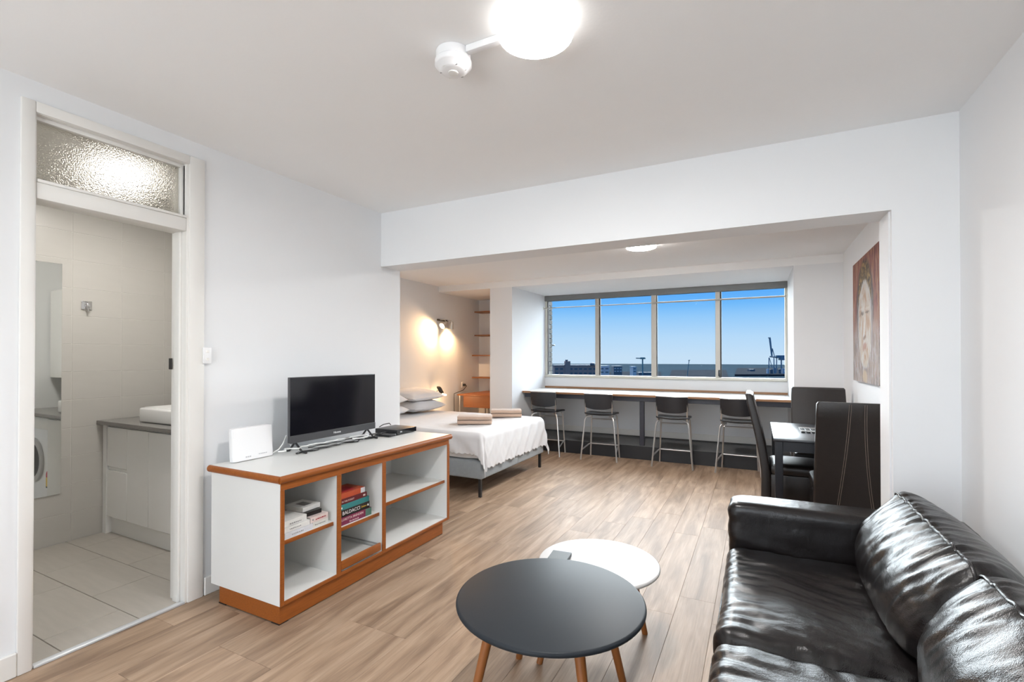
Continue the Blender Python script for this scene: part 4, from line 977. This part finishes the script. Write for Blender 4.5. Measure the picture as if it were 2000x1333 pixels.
ca, sa = math.cos(0.12), math.sin(0.12)
obj('case', ([(-0.815 + x * ca - y * sa, 2.080 + x * sa + y * ca, 0.3908 + z) for x, y, z in g[0]], g[1]), 'slate', sb)
obj('lid_line', ([(-0.815 + x * ca - y * sa, 2.080 + x * sa + y * ca, 0.3908 + z) for x, y, z in box(-0.0455, 0.0455, -0.0505, 0.0505, 0.0095, 0.0105)[0]], box(0, 1, 0, 1, 0, 1)[1]), 'black_metal', sb, None)

# ---------------------------------------------------------------- leather sofa
SY0, SY1 = 0.63, 2.815
sofa = thing('leather_sofa', 'black leather sofa with loose seat and back cushions against the wall', 'sofa', (0.36, 1.75, 0))
obj('base_frame', bbox(-0.085, 0.835, SY0 + 0.02, SY1 - 0.01, 0.06, 0.275, 0.02, 3), 'sofa_leather', sofa)
obj('backrest', bbox(0.70, 0.845, SY0 + 0.02, SY1 - 0.01, 0.06, 0.56, 0.045, 4), 'sofa_leather', sofa)
def arm_def(p, w, n):
    p = p.copy()
    e = max(0, 1 - abs(w.x) ** 6)
    p.z += 0.012 * max(0, w.z) * e
    cr = noise.noise(Vector((p.x * 6, p.y * 9, p.z * 16))) * 0.004
    k = max(0.0, -w.x - 0.72) / 0.28
    cr += k * 0.006 * noise.noise(Vector((p.x * 10, p.y * 10, p.z * 45)))
    return p + n * cr
for (ya, yb) in ((2.605, SY1), (SY0, 0.835)):
    obj('arm', soft_box((0.345, (ya + yb) / 2, 0.328), (0.478, (yb - ya) / 2, 0.268), 0.035, (44, 12, 28), arm_def), 'sofa_leather', sofa)
def wrinkle(a, b_, seed): return noise.noise(Vector((a, b_, seed)))
def seat_def(seed):
    def f(p, w, n):
        p = p.copy(); top = max(0.0, w.z)
        puff = (1 - abs(w.x) ** 2.6) * (1 - abs(w.y) ** 4)
        p.z += top * 0.022 * puff
        front = max(0.0, (-w.x - 0.35) / 0.65)                     # crease bundles near the front edge
        a = 0.009 * front * wrinkle(p.y * 30 + 0.6 * wrinkle(p.x * 8, p.y * 3, seed), p.x * 5, seed)
        a += (0.0022 + 0.0035 * max(0.0, wrinkle(p.x * 3, p.y * 3, seed + 30))) * wrinkle(p.y * 20 + p.x * 9, p.x * 7 - p.y * 3, seed + 3) + 0.0014 * wrinkle(p.y * 42 + p.x * 14, p.x * 10, seed + 5)
        a += 0.0085 * wrinkle(p.x * 4.5, p.y * 5, seed + 7)
        e = max(0.0, (abs(w.y) - 0.55) / 0.45)
        a += 0.008 * e * wrinkle(p.x * 17, p.y * 9 + p.x * 5, seed + 11)
        hollow = math.exp(-((w.x + 0.05) ** 2 * 7 + (w.y * 0.9) ** 2 * 3)) * 0.014
        p.z -= top * hollow
        return p + n * a if n.length > 0.1 else p + Vector((0, 0, 1 if w.z > 0 else -1)) * a
    return f
YM = 1.738
for i, (ya, yb) in enumerate(((YM + 0.002, 2.606), (0.836, YM - 0.002))):
    s_ = obj('seat_cushion', soft_box((0.245, (ya + yb) / 2, 0.334), (0.378, (yb - ya) / 2, 0.066), 0.052, (84, 92, 12), seat_def(3.1 + i * 17)), 'sofa_leather', sofa, 180)
    obj('seam', tube([(-0.134, ya + 0.06 + (yb - ya - 0.12) * k / 20, 0.335 + 0.004 * wrinkle(k * 0.8, i, 2)) for k in range(21)], 0.0035, 6), 'sofa_leather', s_)
def back_cushion(ya, yb, seed):
    # profile in x (out from the wall) and z, front bottom round to back bottom
    key = [(0.425, 0.392), (0.372, 0.420), (0.352, 0.480), (0.362, 0.555), (0.395, 0.625), (0.455, 0.690), (0.528, 0.742), (0.568, 0.750), (0.630, 0.738), (0.690, 0.690), (0.715, 0.60), (0.70, 0.48), (0.62, 0.40), (0.52, 0.385)]
    n = 96; prof = []; m = len(key)
    for k in range(n):
        t_ = k / n * m; i = int(t_); fr = t_ - i
        P0, P1, P2_, P3 = [Vector(key[(i + j - 1) % m]) for j in range(4)]
        prof.append(0.5 * ((2 * P1) + (-P0 + P2_) * fr + (2 * P0 - 5 * P1 + 4 * P2_ - P3) * fr ** 2 + (-P0 + 3 * P1 - 3 * P2_ + P3) * fr ** 3))
    cen = Vector((0.535, 0.575)); NS = 110; secs = []
    for j in range(NS + 1):
        u = -1 + 2 * j / NS; y = (ya + yb) / 2 + (yb - ya) / 2 * math.copysign(1 - (1 - abs(u)) ** 1.35, u) if False else (ya + yb) / 2 + (yb - ya) / 2 * math.sin(u * PI / 2) ** 1 if abs(u) < 2 else 0
        v = (y - (ya + yb) / 2) / ((yb - ya) / 2)
        sec = []
        for k, q in enumerate(prof):
            t_ = k / n * m
            front = max(0.0, 1 - abs(t_ - 3.4) / 3.4)
            e_front = max(0.0, 1 - abs(v) ** 3.2) ** 0.42
            e_top = max(0.0, 1 - abs(v) ** 26) ** 0.4
            tw = max(0.0, 1 - abs(t_ - 6.6) / 2.4)
            e_ = e_front + (e_top - e_front) * min(1, tw * 1.3)
            p = cen + (q - cen) * (0.50 + 0.50 * e_)
            nr = (q - cen).normalized()
            pipe = math.exp(-((t_ - 6.05) / 1.6) ** 2)
            a = front * 0.0105 * wrinkle(y * 22 + q.y * 10, q.y * 4.0 + q.x * 3, seed) + pipe * 0.0095 * wrinkle(y * 38 + q.y * 12, t_ * 0.55, seed + 4) + front * 0.004 * wrinkle(y * 55 + q.y * 26, q.y * 9, seed + 6)
            a += front * 0.006 * wrinkle(y * 9 - q.y * 12, q.y * 9, seed + 9) + 0.006 * wrinkle(y * 4, t_ * 0.6, seed + 13)
            a += max(0.0, 1 - abs(t_ - 7.6) / 1.6) * 0.004 * wrinkle(y * 24, t_ * 0.8, seed + 17)
            lowc = math.exp(-((t_ - 1.9) / 0.35) ** 2) * -0.006 * (0.5 + wrinkle(y * 6, 0, seed + 21))
            p = p + nr * (a + lowc)
            sec.append((p.x, y, p.y))
        secs.append(sec)
    o = obj('back_cushion', loft(secs), 'sofa_leather', sofa, 180)
    kk = min(range(n), key=lambda k: (prof[k] - Vector((0.528, 0.742))).length)
    path = [Vector(s_[kk]) + Vector((-0.001, 0, 0.004)) for s_ in secs[5:-5]]
    obj('piping', tube([tuple(p) for p in path], 0.0045, 7), 'sofa_leather', o)
back_cushion(YM + 0.003, 2.612, 5.0)
back_cushion(0.836, YM - 0.003, 31.0)
for px in (-0.03, 0.78):
    for py in (SY0 + 0.09, SY1 - 0.09): obj('foot', lathe([(0.022, 0), (0.028, 0.062)], (px, py, 0), 16), 'black_metal', sofa)

# ---------------------------------------------------------------- dining table and chairs
dt = thing('dining_table', 'dark dining table standing against the painting wall', 'dining table', (0.43, 4.39, 0))
TXa, TXb, TYa, TYb = 0.098, XA1 - 0.02, 3.905, 4.885
obj('table_top', bbox(TXa, TXb, TYa, TYb, 0.722, 0.742, 0.003), 'wood_table_dark', dt)
for px in (TXa + 0.035, TXb - 0.035):
    for py in (TYa + 0.035, TYb - 0.035): obj('leg', bbox(px - 0.025, px + 0.025, py - 0.025, py + 0.025, 0, 0.722, 0.003, 1), 'wood_table_dark', dt)
for g in (box(TXa + 0.05, TXb - 0.05, TYa + 0.02, TYa + 0.038, 0.652, 0.722), box(TXa + 0.05, TXb - 0.05, TYb - 0.038, TYb - 0.02, 0.652, 0.722),
          box(TXa + 0.02, TXa + 0.038, TYa + 0.05, TYb - 0.05, 0.652, 0.722), box(TXb - 0.038, TXb - 0.02, TYa + 0.05, TYb - 0.05, 0.652, 0.722)):
    obj('apron', g, 'wood_table_dark', dt, None)
tv_ = thing('slatted_trivet', 'dark trivet of slats on the dining table', 'trivet', (0.38, 4.42, 0.7425))
for k in range(5):
    obj('slat', bbox(0.295 + k * 0.036, 0.320 + k * 0.036, 4.29, 4.56, 0.7425, 0.7525, 0.002, 1), 'black_metal', tv_)
for yy in (4.33, 4.52): obj('crossbar', bbox(0.294, 0.466, yy - 0.006, yy + 0.006, 0.7515, 0.7555, 0.001, 1), 'cable_white', tv_)
def make_chair():
    t = thing('dining_chair', 'x', 'dining chair', (0, 0, 0), 'dark leather dining chairs')
    # faces +y; the backrest runs from floor to head, leaning back at the top
    def bk(z): return -0.20 - 0.125 * max(0.0, (z - 0.40) / 0.64) ** 1.35 + 0.0 * z
    secs = []; NZ = 26
    for i in range(NZ + 1):
        z = 0.012 + (1.035 - 0.012) * i / NZ; y = bk(z); w = 0.228 - 0.010 * (z / 1.035); th = 0.034 - 0.006 * (z / 1.035)
        if i == NZ: th *= 0.55; w -= 0.010
        if i == NZ - 1: z += 0.025; w -= 0.002; th *= 0.9
        r = 0.012; ring = []
        for cx_, cy_, a0 in ((w - r, th - r, 0), (-w + r, th - r, PI / 2), (-w + r, -th + r, PI), (w - r, -th + r, 1.5 * PI)):
            for q in range(4):
                a = a0 + q * PI / 6; ring.append((cx_ + r * math.cos(a), y + cy_ + r * math.sin(a), z))
        secs.append(ring)
    obj('backrest', loft(secs), 'chair_leather', t)
    for s in (-1, 1):
        for off in (-0.0055, 0.0055):
            path = []
            for i in range(30):
                z = 0.10 + 0.925 * i / 29; q = i / 29
                x = s * (0.040 + 0.090 * (1 - q) ** 1.7) + off
                thk = 0.034 - 0.006 * (z / 1.035)
                path.append((x, bk(z) - thk - 0.0005, z))
            obj('stitching', tube(path, 0.0014, 5), 'stitch', t)
    def cush(p, w, n):
        p = p.copy(); p.z += 0.014 * max(0, w.z) * (1 - w.x ** 4) * (1 - w.y ** 4); return p
    obj('seat', soft_box((0, 0.015, 0.455), (0.222, 0.185, 0.036), 0.022, (14, 14, 4), cush), 'chair_leather', t)
    obj('seat_base', bbox(-0.218, 0.218, -0.17, 0.192, 0.16, 0.422, 0.012, 2), 'chair_leather', t)
    for s in (-1, 1): obj('leg', bbox(s * 0.192 - 0.024, s * 0.192 + 0.024, 0.135, 0.186, 0.0, 0.33, 0.006, 2), 'chair_leather', t)
    return t
ch = make_chair()
CH = [((0.553, 3.975, 0), 0.0, 'dark leather dining chair with its stitched back to the sofa'),
      ((0.255, 4.43, 0), -PI / 2, 'dark leather dining chair seen side-on at the table'),
      ((0.505, 5.065, 0), PI, 'dark leather dining chair at the far end of the table')]
for i, (loc, rz, lab) in enumerate(CH):
    o = ch if i == 0 else copy_tree(ch)
    o.location = loc; o.rotation_euler = (0, 0, rz); o['label'] = lab

# painting
pt = thing('wall_painting', 'large unframed painting of a serene face in red and gold', 'painting', (XA1 - 0.016, 4.655, 1.625))
obj('canvas', box(XA1 - 0.031, XA1 - 0.001, 4.145, 5.165, 1.12, 2.13), 'painted_canvas', pt, None, )
pt.children[0].data.transform(Matrix.Translation((0.0, 0, 0)))

# ---------------------------------------------------------------- outside: brick fin, harbour, cranes
fin = thing('brick_fin', 'grey brick fin wall just outside the left window edge', 'brick wall', (XN0 - 0.06, 7.3, 0.4))
obj('core', box(XN0 - 0.14, XN0 - 0.012, YW + 0.10, 7.395, 0.4, 2.6), 'mortar', fin, None)
nb = 0
for k in range(28):
    z = 0.42 + k * 0.076
    cuts = [7.20, 7.288, 7.40] if k % 2 else [7.20, 7.345, 7.40]
    for i in range(2):
        tile(fin, (XN0 - 0.065, (cuts[i] + cuts[i + 1]) / 2, z + 0.033), (0.13, cuts[i + 1] - cuts[i] - 0.008, 0.066), 'brick', 'brick')
bl = thing('outdoor_lamp', 'small dark bracket lamp on the outer brick fin', 'lamp', (XN0 - 0.02, 7.42, 1.55))
obj('bracket', box(XN0 - 0.03, XN0 - 0.015, 7.4005, 7.44, 1.515, 1.53), 'black_metal', bl, None)
obj('lamp_head', bbox(XN0 - 0.045, XN0 + 0.012, 7.42, 7.50, 1.512, 1.530, 0.006), 'black_metal', bl)

D3 = Vector((-math.sin(YAW), math.cos(YAW), 0)); R3 = Vector((math.cos(YAW), math.sin(YAW), 0))
def far(u, v, t):          # a point of the harbour at distance t, seen at photograph position (u, v)
    p = D3 * t + R3 * ((u - 1000) / F_PX * t); return Vector((p.x, p.y, EYE + (HORIZON - v) / F_PX * t))
GZ = -40.0
struct('ground_sea', ([(0, 0, GZ)] + [(3150 * math.cos(a), 3150 * math.sin(a), GZ) for a in [PI * 0.1 + PI * 0.8 * k / 48 for k in range(49)]], [(0, k + 1, k + 2) for k in range(48)]), 'sea_water', 'calm grey-blue sea out to the horizon', 'sea')
def yawed_box(c, w, d_, h0, h1):
    V, Fq = box(-w / 2, w / 2, -d_ / 2, d_ / 2, h0, h1)
    return [tuple(Vector((c.x, c.y, 0)) + R3 * x + D3 * y + Vector((0, 0, z))) for x, y, z in V], Fq
def land(u0, u1, v0, label, t1, h=1.5):
    a, b_ = far(u0, 0, t1), far(u1, 0, t1); t0 = t1 * 0.62
    c_, d_ = far(u0 - 5, 0, t0), far(u1 + 5, 0, t0)
    V = [(p.x, p.y, GZ + z) for z in (0.2, h) for p in (c_, d_, b_, a)]
    tag(obj('harbour_quay', (V, box(0, 1, 0, 1, 0, 1)[1]), 'harbour_land', None, None), label, 'quay')
land(1440, 1580, 720, 'dark harbour quay beneath the container crane', 1700, 4)
land(1110, 1290, 728, 'dark harbour flat beneath the hammerhead tower', 1330, 2)
land(1312, 1418, 730, 'low grey harbour flat in the middle of the view', 1500, 2)
def building(name, label, u0, u1, vtop, t, m, win_rows=0, win_cols=0, wm_='facade_dark', depth=14, GZ=GZ):
    a, b_ = far(u0, vtop, t), far(u1, vtop, t); c = (a + b_) / 2; w = (b_ - a).length
    o = thing(name, label, 'building', (c.x, c.y, GZ))
    obj('wall', yawed_box(c, w, depth, GZ, c.z), m, o, None)
    obj('roof_parapet', yawed_box(c, w + 0.6, depth + 0.6, c.z, c.z + 0.5), 'pale_roof' if m != 'facade_grey' else 'facade_grey', o, None)
    for r_ in range(win_rows):
        for q in range(win_cols):
            x = -w / 2 + w * (q + 0.5) / win_cols; z = c.z - 1.6 - r_ * 3.0; cw = w / win_cols * 0.62
            cc = Vector((c.x, c.y, 0)) + R3 * x - D3 * (depth / 2)
            obj('window', yawed_box(cc, cw, 0.3, z - 1.1, z), wm_, o, None)
    return o, c, w
b1, c1, w1 = building('brick_building', 'long low brick building at the left of the view', 1081, 1163, 714.5, 330, 'facade_brick', 2, 9)
p = far(1108, 0, 325); q = far(1108, 706, 325)
obj('stair_tower', yawed_box(p, 3.6, 5, GZ, q.z), 'facade_brick', b1, None)
obj('chimney', yawed_box(far(1106.5, 0, 326), 1.6, 1.6, q.z, q.z + 1.0), 'facade_dark', b1, None)
p = far(1157, 0, 322); q = far(1157, 709, 322)
obj('water_tank', lathe([(1.6, 0), (1.6, 1.2), (0.2, 2.0)], (p.x, p.y, c1.z + 0.5), 14), 'facade_dark', b1)
building('grey_building', 'narrow grey building right of the first window bar', 1168, 1187, 715.5, 420, 'facade_grey', 3, 2)
building('grey_building', 'dark grey block left of the hammerhead tower', 1196, 1212, 716, 520, 'facade_dark', 2, 3, 'facade_grey')
building('grey_building', 'small grey block beside the hammerhead tower', 1233, 1240, 717, 560, 'facade_grey', 2, 1)
building('white_shed', 'long pale shed roof at the foot of the hammerhead tower', 1246, 1274, 728.0, 800, 'pale_roof', GZ=GZ)
building('white_shed', 'distant pale shed on the dark harbour quay', 1462, 1472, 722, 1300, 'pale_roof', GZ=GZ + 4)
def beam3(a, b_, w):
    return tube([tuple(a), tuple(b_)], w, 4)
hm = thing('hammerhead_tower', 'grey-green hammerhead tower standing on the harbour', 'tower crane', tuple(far(1255, 0, 700) * Vector((1, 1, 0)) + Vector((0, 0, GZ))) if False else (far(1255, 0, 700).x, far(1255, 0, 700).y, GZ + 2))
obj('mast', beam3(Vector((far(1255, 0, 700).x, far(1255, 0, 700).y, GZ + 2)), far(1255, 702, 700), 1.0), 'crane_green_hazed', hm)
obj('boom', beam3(far(1242, 700, 700), far(1261, 700.5, 700), 0.8), 'crane_green_hazed', hm)
obj('machine_house', yawed_box(far(1255, 0, 700), 6, 4, far(1255, 702, 700).z, far(1255, 698.5, 700).z), 'crane_green_hazed', hm, None)
jb = thing('jib_crane', 'thin distant jib crane on the horizon', 'crane', (far(1343, 0, 1000).x, far(1343, 0, 1000).y, GZ + 2))
obj('jib', beam3(Vector((far(1342, 0, 1000).x, far(1342, 0, 1000).y, GZ + 2.2)), far(1346, 704, 1000), 0.7), 'crane_green_hazed', jb)
obj('jib_head', beam3(far(1344.5, 704.5, 1000), far(1347.5, 704, 1000), 0.9), 'crane_green_hazed', jb)
TC = 1150
gc = thing('container_crane', 'tall container crane in haze-tinted blue-grey with its boom raised', 'crane', (far(1515, 0, TC).x, far(1515, 0, TC).y, GZ + 4))
def gp(u, v, dt=0): return far(u, v, TC + dt)
obj('raised_boom', join(beam3(gp(1507.5, 696), gp(1503.2, 661), 1.7), beam3(gp(1508.0, 696, 12), gp(1504.2, 661, 12), 1.5)), 'crane_steel_hazed', gc)
for k in range(6): 
    v = 664 + k * 5.6; u = 1503.6 + k * 0.72
    obj('boom_lacing', beam3(gp(u, v), gp(u + 1.0, v + 3, 12), 1.1), 'crane_steel_hazed', gc)
obj('boom_head', beam3(gp(1500.5, 660.5), gp(1505, 660), 1.2), 'crane_steel_hazed', gc)
obj('apex', join(beam3(gp(1507.5, 696), gp(1508.5, 681), 1.0), beam3(gp(1513, 698), gp(1508.5, 681), 0.9)), 'crane_steel_hazed', gc)
obj('girder', beam3(gp(1503.5, 697), gp(1534, 700), 1.5), 'crane_steel_hazed', gc)
obj('machine_house', yawed_box(gp(1527, 0), 12, 9, gp(1527, 704).z, gp(1527, 694.5).z), 'crane_steel_hazed', gc, None)
obj('trolley_house', yawed_box(gp(1519, 0), 7, 8, gp(1519, 700).z, gp(1519, 694.5).z), 'crane_steel_hazed', gc, None)
for u, k in ((1502, -0.3), (1511.5, 0.2), (1517, -0.4), (1526, 0.0)):
    f_ = gp(u + k * 2, 0); obj('leg', beam3(Vector((f_.x, f_.y, GZ + 4)), gp(u, 699), 1.05 if u < 1520 else 1.5), 'crane_steel_hazed', gc)
obj('cross_brace', join(beam3(gp(1502.5, 699), gp(1508, 718), 0.7), beam3(gp(1502, 716), gp(1518, 718), 0.8)), 'crane_steel_hazed', gc)
for k, u in enumerate((1499, 1505.5, 1512, 1521.5, 1530)):
    a = gp(u, 0, -40); w_ = (3.2, 6, 4, 5, 7)[k]
    tag(obj('container_stack', yawed_box(a, w_, 6, GZ + 4, gp(u, (721, 722, 719, 721.5, 720)[k], -40).z), ('facade_grey', 'facade_dark', 'crane_steel_hazed', 'facade_dark', 'facade_grey')[k], None, None),
        ('leftmost', 'second', 'third', 'fourth', 'rightmost')[k] + ' stack of containers from the left under the crane', 'containers', 'container stacks on the quay')
